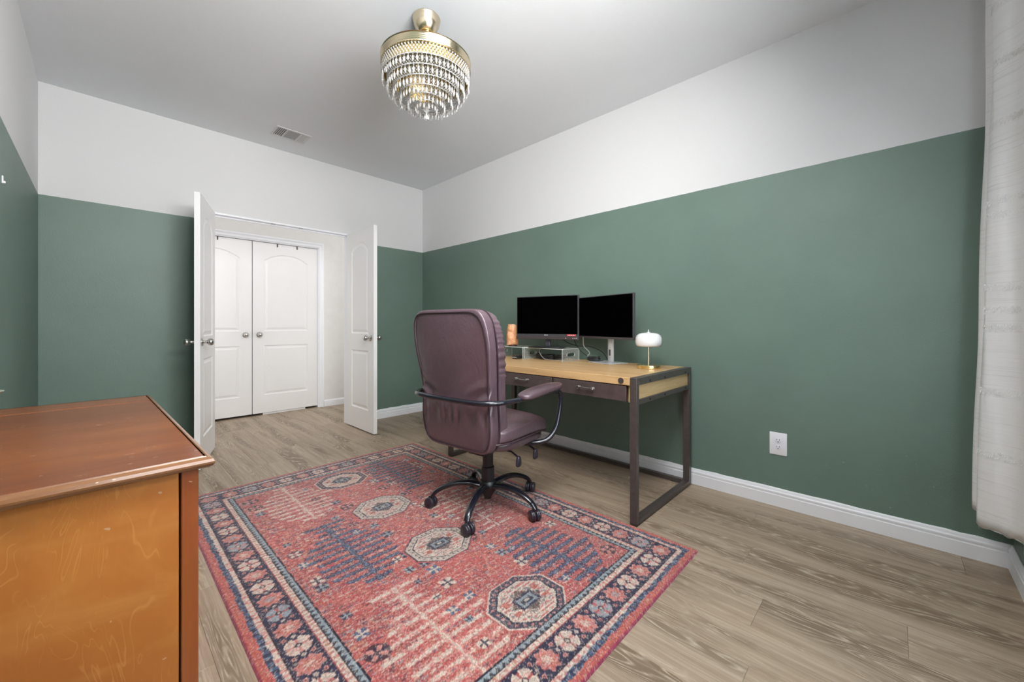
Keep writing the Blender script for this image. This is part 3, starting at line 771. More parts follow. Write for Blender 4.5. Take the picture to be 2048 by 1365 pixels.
# ------------------------------------------------------------------ dresser
def make_dresser():
    root = empty('dresser', (.181, 1.119, 0), math.radians(1.6))
    # local: x from -0.47 (wall) to 0, y from 0 to 1.17; top at .77
    D_, L_, Z = .435, 1.185, .770; ov = .026; bx0, bx1, by0, by1 = -D_+.012, -ov, ov, L_-ov; bt = Z-.026
    def B(name, a, b, mat, bev=.0015, par=root):
        k = MB(); k.box(a, b, bev); return k.build(name, mat, par)
    # top with moulded edge: profile swept round three sides
    prof = [(0,-.0255),(ov-.010,-.0255),(ov-.004,-.022),(ov,-.016),(ov,-.012),(ov-.003,-.006),(ov-.008,-.003),(ov-.011,-.0015),(ov-.013,-.0025),(ov-.015,0)]
    k = MB(); cor = [(bx0-.012, by0), (bx1, by0), (bx1, by1), (bx0-.012, by1)]
    outd = [(0,-1),(1,-1),(1,1),(0,1)]; rings = []
    for (x, y), (ox, oy) in zip(cor, outd): rings.append([(x+ox*d, y+oy*d, Z+z) for d, z in prof])
    n = len(prof); fs = [(i*n+j, (i+1)*n+j, (i+1)*n+j+1, i*n+j+1) for i in range(3) for j in range(n-1)]
    k.add([p for r in rings for p in r], fs, 0, True); k.build('top_moulding', M['dresser_edge'], root, sharp=25)
    k = MB(); e = .011; gy = by1-.155
    k.box((bx0-.012, by0-e, Z-.025), (bx1+e, gy-.004, Z), .004); k.build('top_board', M['dresser_top'], root)
    k = MB(); k.box((bx0-.012, gy+.004, Z-.025), (bx1+e, by1+e, Z-.0005), .004); k.build('top_board', M['dresser_top'], root)
    B('back_ledge', (-D_-.002, .01, Z-.02), (-.400, L_-.01, Z+.020), M['dresser_edge'], .003)
    # near end: veneered panel and front post with a dark groove between
    B('side_panel', (bx0, by0+.003, .06), (bx1-.0345, by0+.022, bt), M['dresser_side'])
    B('corner_post', (bx1-.031, by0, 0), (bx1, by0+.035, bt), M['dresser_post'], .002)
    B('side_panel', (bx0, by1-.022, .06), (bx1-.0345, by1-.003, bt), M['dresser_side'])
    B('corner_post', (bx1-.031, by1-.035, 0), (bx1, by1, bt), M['dresser_post'], .002)
    B('corner_post', (bx0, by0, 0), (bx0+.03, by0+.0029, .0599), M['dresser_post'], 0)
    B('back_panel', (bx0-.008, by0, .02), (bx0-.001, by1, bt), M['dresser_post'], 0)
    B('carcass', (bx0+.002, by0+.0225, .05), (bx1-.036, by1-.0225, bt-.001), M['dresser_post'], 0)
    # drawers on the front: three rows of two
    zs = [.075, .30, .525, bt-.008]; ym = (by0+by1)/2
    for r in range(3):
        for a, b in ((by0+.037, ym-.003), (ym+.003, by1-.037)):
            dr = B('drawer', (bx1-.034, a, zs[r]+.004), (bx1-.003, b, zs[r+1]-.004), M['dresser_side'], .003)
            for q in (.28, .72):
                y = a+(b-a)*q; mt = Matrix.Translation((bx1-.003, y, (zs[r]+zs[r+1])/2)) @ Matrix.Rotation(PI/2, 4, 'Y')
                kk = MB(); kk.lathe([(0,0),(.007,0),(.006,.012),(.014,.020),(.013,.027),(0,.029)], 16, mat=mt); kk.build('knob', M['brass'], dr)
    tag(root, 'honey brown maple dresser with a scuffed glossy top, in the left foreground', 'dresser')
make_dresser()
def make_pedestal_dish():
    t = empty('pedestal_dish', (-.262, 2.150, .7905))
    k = MB(); prof = [(0,0),(.022,0),(.024,.004)]
    for i in range(5): prof += [(.0225+.002*(i%2), .006+i*.006), (.0255, .009+i*.006), (.0215, .012+i*.006)]
    prof += [(.015,.040),(0,.040)]
    k.lathe(prof, 28); k.build('stem', M['copper'], t)
    k = MB(); k.lathe([(0,.040),(.018,.040),(.030,.050),(.036,.058),(.035,.0605),(.028,.054),(.015,.046),(0,.045)], 28); k.build('dish', M['sage_glass'], t)
    tag(t, 'small sage dish on a ribbed copper stem on the dresser ledge', 'dish')
make_pedestal_dish()

# ------------------------------------------------------------------ desk
DX0, DX1, DY0, DY1, DZ = 1.957, 2.735, .975, 2.610, .787
def make_desk():
    root = empty('desk', (DX0, DY0, 0)); O = Vector((DX0, DY0, 0))
    def B(name, a, b, mat, bev=.0015, par=root):
        k = MB(); k.box(Vector(a)-O, Vector(b)-O, bev); return k.build(name, mat, par)
    tw, td = .040, .027
    for ya, yb, s_ in ((DY0, DY0+tw, -1), (DY1-tw, DY1, 1)):
        B('leg', (DX0, ya, .008), (DX0+td, yb, DZ), M['steel_dark']); B('leg', (DX1-td-.01, ya, .008), (DX1, yb, DZ), M['steel_dark'])
        tr = B('top_rail', (DX0+td, ya, DZ-.038), (DX1-td-.01, yb, DZ), M['steel_dark'])
        lr = B('lower_rail', (DX0+td, ya, .645), (DX1-td-.01, yb, .672), M['steel_dark'])
        B('floor_rail', (DX0+td, ya, .008), (DX1-td-.01, yb, .034), M['steel_dark'])
        B('end_panel', (DX0+td, ya+.010, .672), (DX1-td-.01, yb-.010, DZ-.038), M['desk_panel'], .0005)
        yy = ya if s_ < 0 else yb
        for rl, z in ((tr, DZ-.026), (lr, .659)):
            for x in (DX0+.16, DX0+.36, DX1-.10):
                mt = Matrix.Translation(Vector((x, yy, z))-O) @ Matrix.Rotation(PI/2 if s_ < 0 else -PI/2, 4, 'X')
                k = MB(); k.lathe([(0,0),(.0075,0),(.0075,.002),(.005,.0035),(0,.0035)], 12, mat=mt); k.build('bolt', M['black_plastic'], rl)
        for x in (DX0+.035, DX1-.03):
            k = MB(); k.lathe([(0,0),(.012,0),(.012,.006),(.005,.0085),(0,.0085)], 14, Vector((x, (ya+yb)/2+.004, 0))-O); k.build('foot', M['black_plastic'], root)
    B('back_rail', (DX1-.036, DY0+tw, .008), (DX1-.004, DY1-tw, .034), M['steel_dark'])
    B('tabletop', (DX0+.001, DY0+tw+.001, DZ-.043), (DX1-.001, DY1-tw-.001, DZ-.0003), M['desk_top'], .0015)
    # wooden carcass and three drawers
    zb, zt = .655, DZ-.0435; y0, y1 = DY0+tw+.001, DY1-tw-.001
    k = MB()
    for a, b in (((DX0+.016, y0, zb-.004), (DX1-.30, y0+.014, zt)), ((DX0+.016, y1-.014, zb-.004), (DX1-.30, y1, zt)), ((DX0+.06, y0+.014, zb-.004), (DX1-.30, y1-.014, zb+.004))):
        k.box(Vector(a)-O, Vector(b)-O, .001)
    k.build('drawer_case', M['desk_panel'], root)
    a0, a1 = y0+.020, y1-.020; n = 3; wd = (a1-a0)/n
    for i in range(n):
        ya, yb = a0+wd*i+.005, a0+wd*(i+1)-.005
        dr = B('drawer', (DX0+.004, ya, zb), (DX0+.024, yb, zt-.004), M['drawer_paint'], .002)
        bx = B('drawer_box', (DX0+.0245, ya+.012, zb+.006), (DX0+.40, yb-.012, zt-.012), M['desk_panel'], 0, dr)
        yc = (ya+yb)/2; hz = (zb+zt)/2+.006
        k = MB(); hw = .048
        for s_ in (-1, 1):
            mt = Matrix.Translation(Vector((DX0+.004, yc+s_*hw, hz))-O) @ Matrix.Rotation(-PI/2, 4, 'Y')
            k.lathe([(0,0),(.0085,0),(.0085,.003),(.004,.005),(.004,.018),(0,.020)], 12, mat=mt)
            k.box(Vector((DX0-.020, yc+s_*hw-.009, hz-.009))-O, Vector((DX0-.0135, yc+s_*hw+.009, hz+.009))-O, .003)
        k.tube([Vector((DX0-.017, yc-hw, hz))-O, Vector((DX0-.017, yc+hw, hz))-O], .0042, 10)
        k.build('handle', M['nickel'], dr)
    mt = Matrix.Translation(Vector((DX0+.001, DY0+.092, DZ-.021))-O) @ Matrix.Rotation(-PI/2, 4, 'Y')
    k = MB(); k.lathe([(0,0),(.0165,0),(.0165,.0035),(.013,.0042),(.0125,.0022),(0,.0022)], 26, mat=mt); k.build('round_cap', M['steel_dark'], root)
    tag(root, 'oak topped desk with dark steel end frames and charcoal drawers', 'desk')
make_desk()

# ------------------------------------------------------------------ office chair
def make_chair():
    th = math.radians(6); root = empty('office_chair', (1.565, 1.705, .0105), th)
    zz = -.0105
    # back shell
    def prof_w(z):  #    # half width against height -1..1
        return .243+.036*math.exp(-((z-.55)/.62)**2)+.018*math.exp(-((z+.62)/.35)**2)
    def cx(z): return -.254-.052*max(0, z)**1.3+.030*max(0,-z)+.010*math.exp(-((z+.15)/.35)**2)
    z0, z1 = .408, 1.150; zc, zh = (z0+z1)/2, (z1-z0)/2
    def fold(y, z):
        a = .0060*math.sin(y*95+1.5+2.0*math.sin(y*23))*math.exp(-((z+.50)/.11)**2)
        d = z-(-.20+1.5*abs(y)); a += .0095*math.sin(d*26+(1 if y > 0 else 2))*math.exp(-((z+.18)/.20)**2)*max(0, min(1, abs(y)*7-.55))
        a += .003*math.sin(y*60+z*5)*math.exp(-((z+.30)/.07)**2)
        return a
    def shell(x, y, z):
        w_ = prof_w(z)*.985; yy = y*w_; b = (1-abs(y)**2.5)*(1-abs(z)**4)
        xx = cx(z)+x*.034
        if x < 0: xx -= .022*b - fold(yy, z)
        return (xx, yy, zc+z*zh+zz)
    k = MB(); k.puff(shell, 44, 9); k.build('back_shell', M['leather'], root, sharp=80)
    def front(x, y, z):
        w_ = prof_w(z)*(1.0 if abs(z) < .9 else .99); yy = y*w_*.99
        seg = .5+.5*math.cos((z*1.65+.1)*PI*1.0); xx = cx(z)+.066+x*.042
        if x > 0: xx += (.020+.018*abs(math.sin((z+1)*PI*1.25)))*(1-abs(y)**3)
        ruff = .0034*math.sin(z*74+3*math.sin(z*9))*(1 if z > .05 else .25)*math.exp(-((abs(y)-1)/.2)**2)*(1 if z > -.1 else .3)
        return (xx+ruff*.6, yy+ruff*(1 if y > 0 else -1), zc+z*zh*.985+zz)
    k = MB(); k.puff(front, 40, 6); k.build('back_cushion', M['leather'], root, sharp=80)
    def piping(off, sc):
        pts = []; N = 96
        for i in range(N):
            a = 2*PI*i/N; ca, sa = math.cos(a), math.sin(a); p = 9.0
            d = (abs(ca)**p+abs(sa)**p)**(1/p); y, z = ca/d, sa/d
            pts.append((cx(z)+off, y*prof_w(z)*sc, zc+z*zh*sc+zz))
        return pts
    for off, sc in ((-.036, .955), (.030, .995)):
        k = MB(); k.tube(piping(off, sc), .0042, 6, closed=True); k.build('piping', M['piping'], root)
    # seat
    def seat(x, y, z):
        xx = .030+x*.272; w_ = .272-.012*x; yy = y*w_; top = 1 if z > 0 else 0
        zc_ = .488+.010*math.cos(xx*5); zz_ = zc_+z*.046
        if z > 0: zz_ += .022*(1-abs(y)**2.5)*(1-abs(x)**3)+.0022*math.sin(yy*40+xx*10)*math.exp(-((x+.2)/.6)**2)
        zz_ -= .030*max(0, x-.35)**1.6*2
        return (xx, yy, zz_+zz)
    k = MB(); k.puff(seat, 16, 5); k.build('seat_cushion', M['leather'], root, sharp=80)
    def seatlow(x, y, z):
        return (.040+x*.242, y*(.255-.012*x), .432+z*.036-.022*max(0, x-.35)**1.6*2+zz)
    k = MB(); k.puff(seatlow, 12, 4); k.build('seat_base', M['leather'], root, sharp=80)
    pts = []
    for i in range(80):
        a = 2*PI*i/80; ca, sa = math.cos(a), math.sin(a); d = (abs(ca)**5+abs(sa)**5)**(1/5); x, y = ca/d, sa/d
        pts.append((.028+x*.272, y*(.271-.012*x), .462-.026*max(0, x-.35)**1.6*2+zz))
    k = MB(); k.tube(pts, .0042, 6, closed=True); k.build('piping', M['piping'], root)
    # arm loop: one bent tube, from under the seat up the right side, round the back, and down the left
    half = [(.060,-.120,.395),(.100,-.230,.398),(.165,-.300,.415),(.215,-.325,.470),(.243,-.332,.545),(.258,-.335,.620),(.255,-.335,.668),(.215,-.335,.690),(.10,-.335,.692),(-.06,-.332,.690),(-.19,-.318,.688),(-.280,-.285,.688),(-.325,-.222,.688),(-.340,-.11,.688)]
    pth = half+[(-.342,0,.688)]+[(x,-y,z) for x,y,z in reversed(half)]
    k = MB(); k.tube([(p.x,p.y,p.z+zz) for p in spline(pth, 6)], .0135, 12); k.build('arm_tube', M['black_metal'], root)
    for s_ in (-1, 1):
        def pad(x, y, z):
            w_ = .046-.006*x; return (.060+x*.188, s_*.337+y*w_, .716+z*.021+.010*x-.006*x*x+zz+(.004*(1-y*y) if z > 0 else 0))
        k = MB(); k.puff(pad, 10, 3.2); k.build('arm_pad', M['leather'], root, sharp=80)
    k = MB(); k.box((-.16,-.13,.385+zz), (.16,.13,.412+zz), .006); k.box((-.11,-.06,.335+zz), (.09,.06,.386+zz), .012, seg=2)
    k.tube([(-.215,0,.50+zz),(-.205,0,.43+zz),(-.17,0,.400+zz),(-.10,0,.385+zz)], .014, 8)
    k.build('tilt_mechanism', M['black_plastic'], root)
    for s_, x in ((-1, -.02), (-1, .14)):
        lv = MB(); lv.tube([(x,-.05,.37+zz),(x,-.19,.372+zz),(x-.004,-.235,.355+zz)], .0055, 8)
        lv.puff(lambda a,b,c: (x-.004+a*.019*(1-.25*c), -.243+b*.010, .330+c*.030+zz), 6, 3)
        lv.build('lever', M['caster'], root)
    # gas lift and hub
    k = MB(); k.lathe([(0,.165),(.037,.165),(.037,.245),(.031,.250),(.031,.345),(0,.345)], 28, (0,0,zz)); k.build('gas_lift_cover', M['black_plastic'], root)
    k = MB(); k.lathe([(0,.062),(.022,.062),(.026,.078),(.044,.110),(.052,.130),(.052,.150),(.043,.166),(0,.168)], 28, (0,0,zz)); k.build('hub', M['black_plastic'], root)
    for i in range(5):
        a = math.radians(352+72*i)-th; ca, sa = math.cos(a), math.sin(a)
        rp = [(.030,.134),(.10,.150),(.18,.150),(.25,.130),(.300,.102),(.322,.076)]
        P = spline([(r*ca, r*sa, z+zz) for r, z in rp], 5); N = len(P)
        R = [.0245-.0085*(j/(N-1)) for j in range(N)]
        k = MB(); k.tube(P, R, 12, flat=.72, up=(0,0,1)); leg = k.build('leg', M['black_metal'], root)
        cxp, cyp = .322*ca, .322*sa
        k = MB(); rot = Matrix.Translation((cxp, cyp, .0)) @ Matrix.Rotation(a+(0.6, 1.9, -.5, 1.1, 2.6)[i], 4, 'Z')
        for s_ in (-1, 1):
            mt = rot @ Matrix.Translation((.010, s_*.0155, .030+.0105+zz)) @ Matrix.Rotation(PI/2, 4, 'X')
            k.lathe([(0,-.0135),(.023,-.0135),(.028,-.011),(.030,-.006),(.028,-.0025),(.030,.001),(.030,.006),(.028,.011),(.023,.0135),(0,.0135)], 22, mat=mt)
        hood = MB()
        k.puff(lambda x,y,z: tuple(rot @ Vector((.006+x*.023, y*.0020, .058+z*.016+zz))), 5, 3)
        k.lathe([(0,.045),(.010,.045),(.0105,.082),(0,.084)], 12, mat=rot @ Matrix.Translation((0,0,zz)))
        k.build('caster', M['caster'], leg)
    tag(root, 'high-backed aubergine leather office chair on a five-legged black base', 'chair')
make_chair()

# ------------------------------------------------------------------ things on the desk
def make_riser(x0, x1, y0, y1, label):
    r_ = empty('monitor_riser', ((x0+x1)/2, (y0+y1)/2, DZ)); hx, hy, h, t = (x1-x0)/2, (y1-y0)/2, .098, .006
    k = MB(); k.box((-hx, -hy+.008, h-t), (hx, hy-.008, h), .0015); k.m = [1 if min(abs(sum(k.v[q][2] for q in f)/len(f)-zq) for zq in (h-t, h)) > .0005 else 0 for f in k.f]; k.build('shelf', [M['acrylic'], M['acrylic_edge']], r_)
    for s_ in (-1, 1):
        bm = bmesh.new(); outer = [(-hx,0),(hx,0),(hx,h-.012),(hx-.012,h),(-hx+.012,h),(-hx,h-.012)]
        sl = []; cw, ch, cz = hx*.45, .014, h*.52
        for i in range(12): a = 2*PI*i/12; sl.append(((cw-ch if math.cos(a) > 0 else -(cw-ch))+ch*math.cos(a), cz+ch*math.sin(a)))
        es = []
        for lp in (outer, sl):
            vs = [bm.verts.new((x, 0, z)) for x, z in lp]; es += [bm.edges.new((vs[i], vs[(i+1)%len(vs)])) for i in range(len(vs))]
        bmesh.ops.triangle_fill(bm, use_beauty=True, edges=es)
        g = bmesh.ops.extrude_face_region(bm, geom=bm.faces[:]); vv = [e for e in g['geom'] if isinstance(e, bmesh.types.BMVert)]
        bmesh.ops.translate(bm, vec=(0, t, 0), verts=vv); bmesh.ops.recalc_face_normals(bm, faces=bm.faces)
        k = MB(); k.bm(bm, mat=Matrix.Translation((0, s_*hy-(t if s_ > 0 else 0), 0))); k.m = [0 if len({round(k.v[q][1], 5) for q in f}) == 1 else 1 for f in k.f]; k.build('side_panel', [M['acrylic'], M['acrylic_edge']], r_)
    tag(r_, label, 'riser'); return r_
make_riser(2.415, 2.635, 1.800, 2.195, 'clear acrylic riser under the left monitor, with slotted sides')
make_riser(2.415, 2.635, 2.205, 2.545, 'clear acrylic riser carrying the salt lamp, with slotted sides')
RZ = DZ+.098

def monitor(name, cpos, dirv, wd, z0, z1, base_z, label, kind):
    """dirv: unit vector from the screen's left to its right as seen"""
    ang = math.atan2(dirv[1], dirv[0]); root = empty(name, (cpos[0], cpos[1], base_z), ang); b = base_z
    # local x to the viewer's right, -y... the viewer sits on the side local -y
    hw = wd/2
    k = MB(); k.box((-hw, -.004, z0-b), (hw, .018, z1-b), .002); k.box((-hw*.62, .018, z0-b+.05), (hw*.62, .046, z1-b-.06), .012, seg=2)
    k.build('housing', M['bezel'], root)
    bz = .034 if kind == 1 else .016
    k = MB(); k.box((-hw+.006, -.0052, z0-b+bz), (hw-.006, -.0035, z1-b-.006)); k.build('screen', M['screen'], root)
    if kind == 1:
        k = MB(); k.box((-hw-.001, -.013, z0-b-.010), (hw+.001, .012, z0-b+.017), .003); bar = k.build('speaker_bar', M['bezel_brown'], root)
        k = MB(); k.box((-.018, -.0056, z0-b+.0225), (.016, -.0045, z0-b+.0285)); k.build('badge', M['silver'], root)
        k = MB(); k.box((hw-.092, -.0058, z0-b+.0205), (hw-.020, -.0046, z0-b+.0325)); st = k.build('sticker', M['sticker'], root)
        k = MB()
        for q in range(3): k.box((hw-.080+q*.018, -.0062, z0-b+.0245), (hw-.068+q*.018, -.00585, z0-b+.0285))
        k.build('print', M['sticker_white'], st)
        for x in (hw-.04, hw-.025, hw-.012, hw-.10):
            k = MB(); k.lathe([(0,0),(.0035,0),(.0035,.0015),(0,.0015)], 10, mat=Matrix.Translation((x, -.013, z0-b+.003)) @ Matrix.Rotation(PI/2, 4, 'X')); k.build('button', M['silver'], bar)
        k = MB(); k.box((-.020, .018, .010), (.020, .040, z0-b+.10), .003); k.build('stand_neck', M['bezel'], root)
        k = MB(); k.puff(lambda x,y,z: (x*.150, .005+y*.085*(1-.15*abs(x)), .0055+z*.0055), 8, 5); k.build('stand_base', M['black_plastic'], root)
    else:
        k = MB(); k.box((-hw+.001, -.0065, z0-b), (hw-.001, -.004, z0-b+.015), .001); k.build('bottom_bezel', M['bezel_brown'], root)
        k = MB(); k.box((.012, .030, .006), (.062, .052, z0-b+.16), .006, seg=2); k.box((.012, .020, z0-b+.10), (.062, .034, z0-b+.17), .002)
        nk = k.build('stand_neck', M['silver'], root)
        k = MB(); k.box((.028, .0285, .055), (.046, .0302, .10), .0008); k.build('cable_slot', M['bezel'], nk)
        k = MB(); k.box((-.085, -.075, 0), (.150, .105, .007), .003); k.build('stand_base', M['silver'], root)
        k = MB(); k.lathe([(0,0),(.003,0),(.003,.001),(0,.001)], 10, mat=Matrix.Translation((-hw+.012, -.0066, z0-b+.007)) @ Matrix.Rotation(PI/2, 4, 'X')); k.build('power_light', M['sticker_white'], root)
    tag(root, label, 'monitor'); return root
monitor('monitor', (2.488, 2.015), (.228, -.974), .547, .962, 1.303, RZ, 'left black monitor with a red sticker, standing on the clear riser', 1)
c2_, s2_ = (2.501-2.6895), (1.269-1.8485); L2 = math.hypot(c2_, s2_)
monitor('monitor', (2.595, 1.559), (c2_/L2, s2_/L2), .612, .966, 1.289, DZ, 'right black monitor on a silver stand with a flat foot', 2)

def make_table_lamp():
    t = empty('table_lamp', (2.474, 1.151, DZ))
    k = MB(); k.lathe([(0,0),(.073,0),(.075,.002),(.075,.021),(.073,.023),(0,.023)], 40); k.build('base', M['brass'], t)
    k = MB(); k.lathe([(0,.023),(.0055,.023),(.0055,.20),(0,.20)], 14); k.build('pole', M['pale_brass'], t)
    k = MB(); k.lathe([(.0,.140),(.060,.140),(.072,.143),(.079,.150),(.082,.165),(.083,.180),(.0815,.198),(.075,.213),(.062,.224),(.044,.230),(.020,.2325),(0,.233)], 40); k.build('lamp_shade', M['lamp_glass'], t)
    k = MB(); k.lathe([(0,.232),(.012,.232),(.011,.236),(.004,.238),(.003,.243),(.0045,.247),(.003,.251),(0,.252)], 16); k.build('finial', M['silver'], t)
    tag(t, 'small lamp with a white dome shade and brass disc base', 'lamp')
make_table_lamp()
def make_salt_lamp():
    t = empty('salt_lamp', (2.470, 2.375, RZ))
    k = MB(); k.lathe([(0,0),(.040,0),(.041,.010),(.036,.012),(0,.012)], 20); k.build('base', M['piping'], t)
    bm = bmesh.new(); bmesh.ops.create_icosphere(bm, subdivisions=3, radius=1)
    rr = random.Random(9)
    dirs = [Vector((rr.uniform(-1,1), rr.uniform(-1,1), rr.uniform(-.6,1))).normalized() for _ in range(16)]
    offs = [rr.uniform(.74, .92) for _ in dirs]
    for v in bm.verts:
        for d, o_ in zip(dirs, offs):
            q = v.co.dot(d)
            if q > o_: v.co -= d*(q-o_)
        z = max(-.82, min(.92, v.co.z*1.15)); rad = math.hypot(v.co.x, v.co.y); f_ = (1-.30*max(0, z)**2) * (1/max(rad, .35)) * min(1, rad*1.9+.05)
        v.co = Vector((v.co.x*.052*f_*(1+.08*math.sin(z*9+v.co.x*4)), v.co.y*.052*f_, .0121+(z+.82)/1.74*.178))
    k = MB(); k.bm(bm); k.build('crystal', M['salt'], t)
    tag(t, 'peach salt crystal lamp half hidden behind the left monitor', 'lamp')
make_salt_lamp()

def cable(pts, r, mat, label, group=None, k_=6):
    k = MB(); k.tube(spline(pts, k_), r, 6); o = k.build('cable', mat); tag(o, label, 'cable', group); return o
G = 'cables behind the monitors'
cable([(2.60,1.83,.965),(2.66,1.84,.90),(2.68,1.80,.85),(2.69,1.76,.82),(2.68,1.70,.80),(2.62,1.66,.792),(2.66,1.60,.794)], .0042, M['cable'], 'black cable falling behind the right monitor to the desk', G)
cable([(2.63,1.76,.97),(2.67,1.78,.90),(2.66,1.72,.85),(2.60,1.70,.82),(2.61,1.66,.80),(2.64,1.62,.792)], .0040, M['cable_grey'], 'grey cable looped under the right monitor', G)
cable([(2.54,2.06,.985),(2.60,2.08,.955),(2.66,2.14,.915),(2.68,2.22,.86),(2.68,2.28,.80),(2.66,2.36,.792)], .0034, M['cable'], 'black cable arching behind the left monitor neck', G)
cable([(2.55,1.93,.975),(2.62,1.90,.925),(2.67,1.84,.90),(2.70,1.74,.895),(2.71,1.64,.86),(2.70,1.58,.80)], .0040, M['cable'], 'black cable running from the left monitor towards the right stand', G)
# coiled bundle under the riser
def coil(c, n, rx, ry, label, mat, seed):
    rr = random.Random(seed); pts = []
    for i in range(n*8):
        a = 2*PI*i/8; f = rr.uniform(.75, 1.1)
        pts.append((c[0]+rx*f*math.cos(a), c[1]+ry*f*math.sin(a), c[2]+.004+.030*(i/(n*8))+rr.uniform(0,.012)))
    return cable(pts, .0048, mat, label, 'cable bundles under the risers', 4)
coil((2.530, 2.06, DZ), 6, .045, .085, 'coiled black cable bundle under the left monitor riser', M['cable'], 1)
coil((2.560, 1.93, DZ), 5, .045, .050, 'tight black cable coil by the slotted riser end', M['cable'], 2)
coil((2.560, 2.28, DZ), 5, .045, .055, 'black cable bundle under the salt lamp riser', M['cable'], 3)
coil((2.620, 1.655, DZ), 4, .030, .055, 'black cable bundle on the desk behind the silver foot', M['cable'], 4)
cable([(2.47,2.08,DZ+.09),(2.44,2.04,DZ+.05),(2.43,1.98,DZ+.012),(2.46,1.90,DZ+.006),(2.52,1.86,DZ+.006)], .0026, M['cable_grey'], 'thin grey cable hanging in front of the coil')
cable([(2.26,1.475,.655),(2.26,1.44,.628),(2.26,1.39,.622),(2.26,1.34,.632),(2.26,1.30,.655)], .0042, M['cable'], 'black cable sagging under the right desk drawer')
k = MB(); k.box((2.375, 2.235, DZ), (2.470, 2.290, DZ+.026), .004, seg=2); hub = k.build('usb_hub', M['black_plastic'])
for q in range(3):
    kk = MB(); kk.box((2.3735, 2.241+q*.016, DZ+.010), (2.3751, 2.252+q*.016, DZ+.016)); kk.build('port', M['silver'], hub)
tag(hub, 'flat black usb hub in front of the salt lamp riser', 'hub')

# ------------------------------------------------------------------ outlet, vent, crumbs, wall dab
def make_outlet():
    t = empty('wall_outlet', (XR, .491, .368)); 
    k = MB(); k.box((-.006, -.0435, -.066), (0, .0435, .066), .003, seg=2); k.build('cover_plate', M['plate'], t)
    for z in (-.020, .020):
        k = MB(); mt = Matrix.Translation((-.0055, 0, z)) @ Matrix.Rotation(-PI/2, 4, 'Y')
        k.lathe([(0,0),(.0165,0),(.0165,.0018),(.0155,.0024),(0,.0024)], 24, mat=mt); r_ = k.build('receptacle', M['plate'], t)
        k = MB()
        for y in (-.0065, .0065): k.box((-.0085, y-.0012, z+.000), (-.0078, y+.0012, z+.009))
        k.lathe([(0,0),(.0028,0),(.0028,.0007),(0,.0007)], 10, mat=Matrix.Translation((-.0078, 0, z-.0075)) @ Matrix.Rotation(-PI/2, 4, 'Y'))
        k.build('slot', M['slot'], r_)
    k = MB(); k.lathe([(0,0),(.003,0),(.002,.001),(0,.001)], 10, mat=Matrix.Translation((-.006, 0, 0)) @ Matrix.Rotation(-PI/2, 4, 'Y')); k.build('screw', M['silver'], t)
    tag(t, 'white double outlet on the green wall right of the desk', 'outlet')
make_outlet()
def make_vent():
    x0, x1, y0, y1 = 1.02, 1.295, 3.715, 3.920; t = empty('ceiling_vent', ((x0+x1)/2, (y0+y1)/2, H)); hx, hy = (x1-x0)/2, (y1-y0)/2
    k = MB(); f = .018
    for a, b in (((-hx,-hy),(hx,-hy+f)), ((-hx,hy-f),(hx,hy)), ((-hx,-hy+f),(-hx+f,hy-f)), ((hx-f,-hy+f),(hx,hy-f))): k.box((a[0],a[1],-.006), (b[0],b[1],0), .0015)
    k.build('frame', M['vent_metal'], t)
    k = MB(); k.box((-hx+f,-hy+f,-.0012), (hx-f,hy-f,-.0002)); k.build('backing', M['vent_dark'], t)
    ix = hx-f; b1, b2 = -ix+2*ix*.30, ix-2*ix*.26
    for xb in (b1, b2):
        k = MB(); k.box((xb-.004,-hy+f,-.007), (xb+.004,hy-f,-.0013)); k.build('divider', M['vent_metal'], t)
    def slat(p, ax, tilt, mat):
        k = MB(); L = hy-f if ax == 'y' else (b2-b1)/2-.004; zs = -.0050
        if ax == 'y': vs = [(p-tilt, -L, zs), (p+tilt, -L, zs), (p+tilt, L, zs), (p-tilt, L, zs)]
        else:
            c_ = (b1+b2)/2; vs = [(c_-L, p-tilt, zs), (c_+L, p-tilt, zs), (c_+L, p+tilt, zs), (c_-L, p+tilt, zs)]
        vs2 = [(a,b,c+.0008) for a,b,c in vs]
        k.add(vs+vs2, [(0,1,2,3),(7,6,5,4),(0,4,5,1),(1,5,6,2),(2,6,7,3),(3,7,4,0)]); k.build('slat', mat, t)
    n = 5
    for i in range(n): slat(-ix+.008+(b1-.004+ix-.010)*i/(n-1), 'y', .0026, M['vent_metal'])
    for i in range(12): slat(-hy+f+.008+(2*(hy-f)-.014)*i/11, 'x', .0028, M['vent_metal'])
    for i in range(n): slat(b2+.010+(ix-b2-.014)*i/(n-1), 'y', .0050, M['vent_metal'])
    tag(t, 'pale three-way air register in the ceiling near the doorway', 'vent')
make_vent()
rr = random.Random(4)
def crumb(x, y, s_, label):
    bm = bmesh.new(); bmesh.ops.create_icosphere(bm, subdivisions=1, radius=s_)
    for v in bm.verts: v.co *= rr.uniform(.75, 1.15); v.co.z = v.co.z*.7+s_*.55; v.co.x += x; v.co.y += y
    k = MB(); k.bm(bm); o = k.build('crumb', M['crumb']); tag(o, label, 'crumb', 'crumbs under the desk')
crumb(2.560, 1.330, .008, 'pale crumb on the floor under the desk, nearer the chair')
for i in range(3): crumb(2.650+.006*i, 1.095-.018*i, .0035, 'tiny pale crumb in the trio by the rear foot rail of the desk')
k = MB(); k.box((XL, 2.795, 1.688), (XL+.004, 2.812, 1.722), .0015); k.box((XL+.004, 2.800, 1.690), (XL+.010, 2.808, 1.700), .0015)
o = k.build('wall_hook', M['plate']); tag(o, 'small white stick-on hook on the left wall', 'hook')

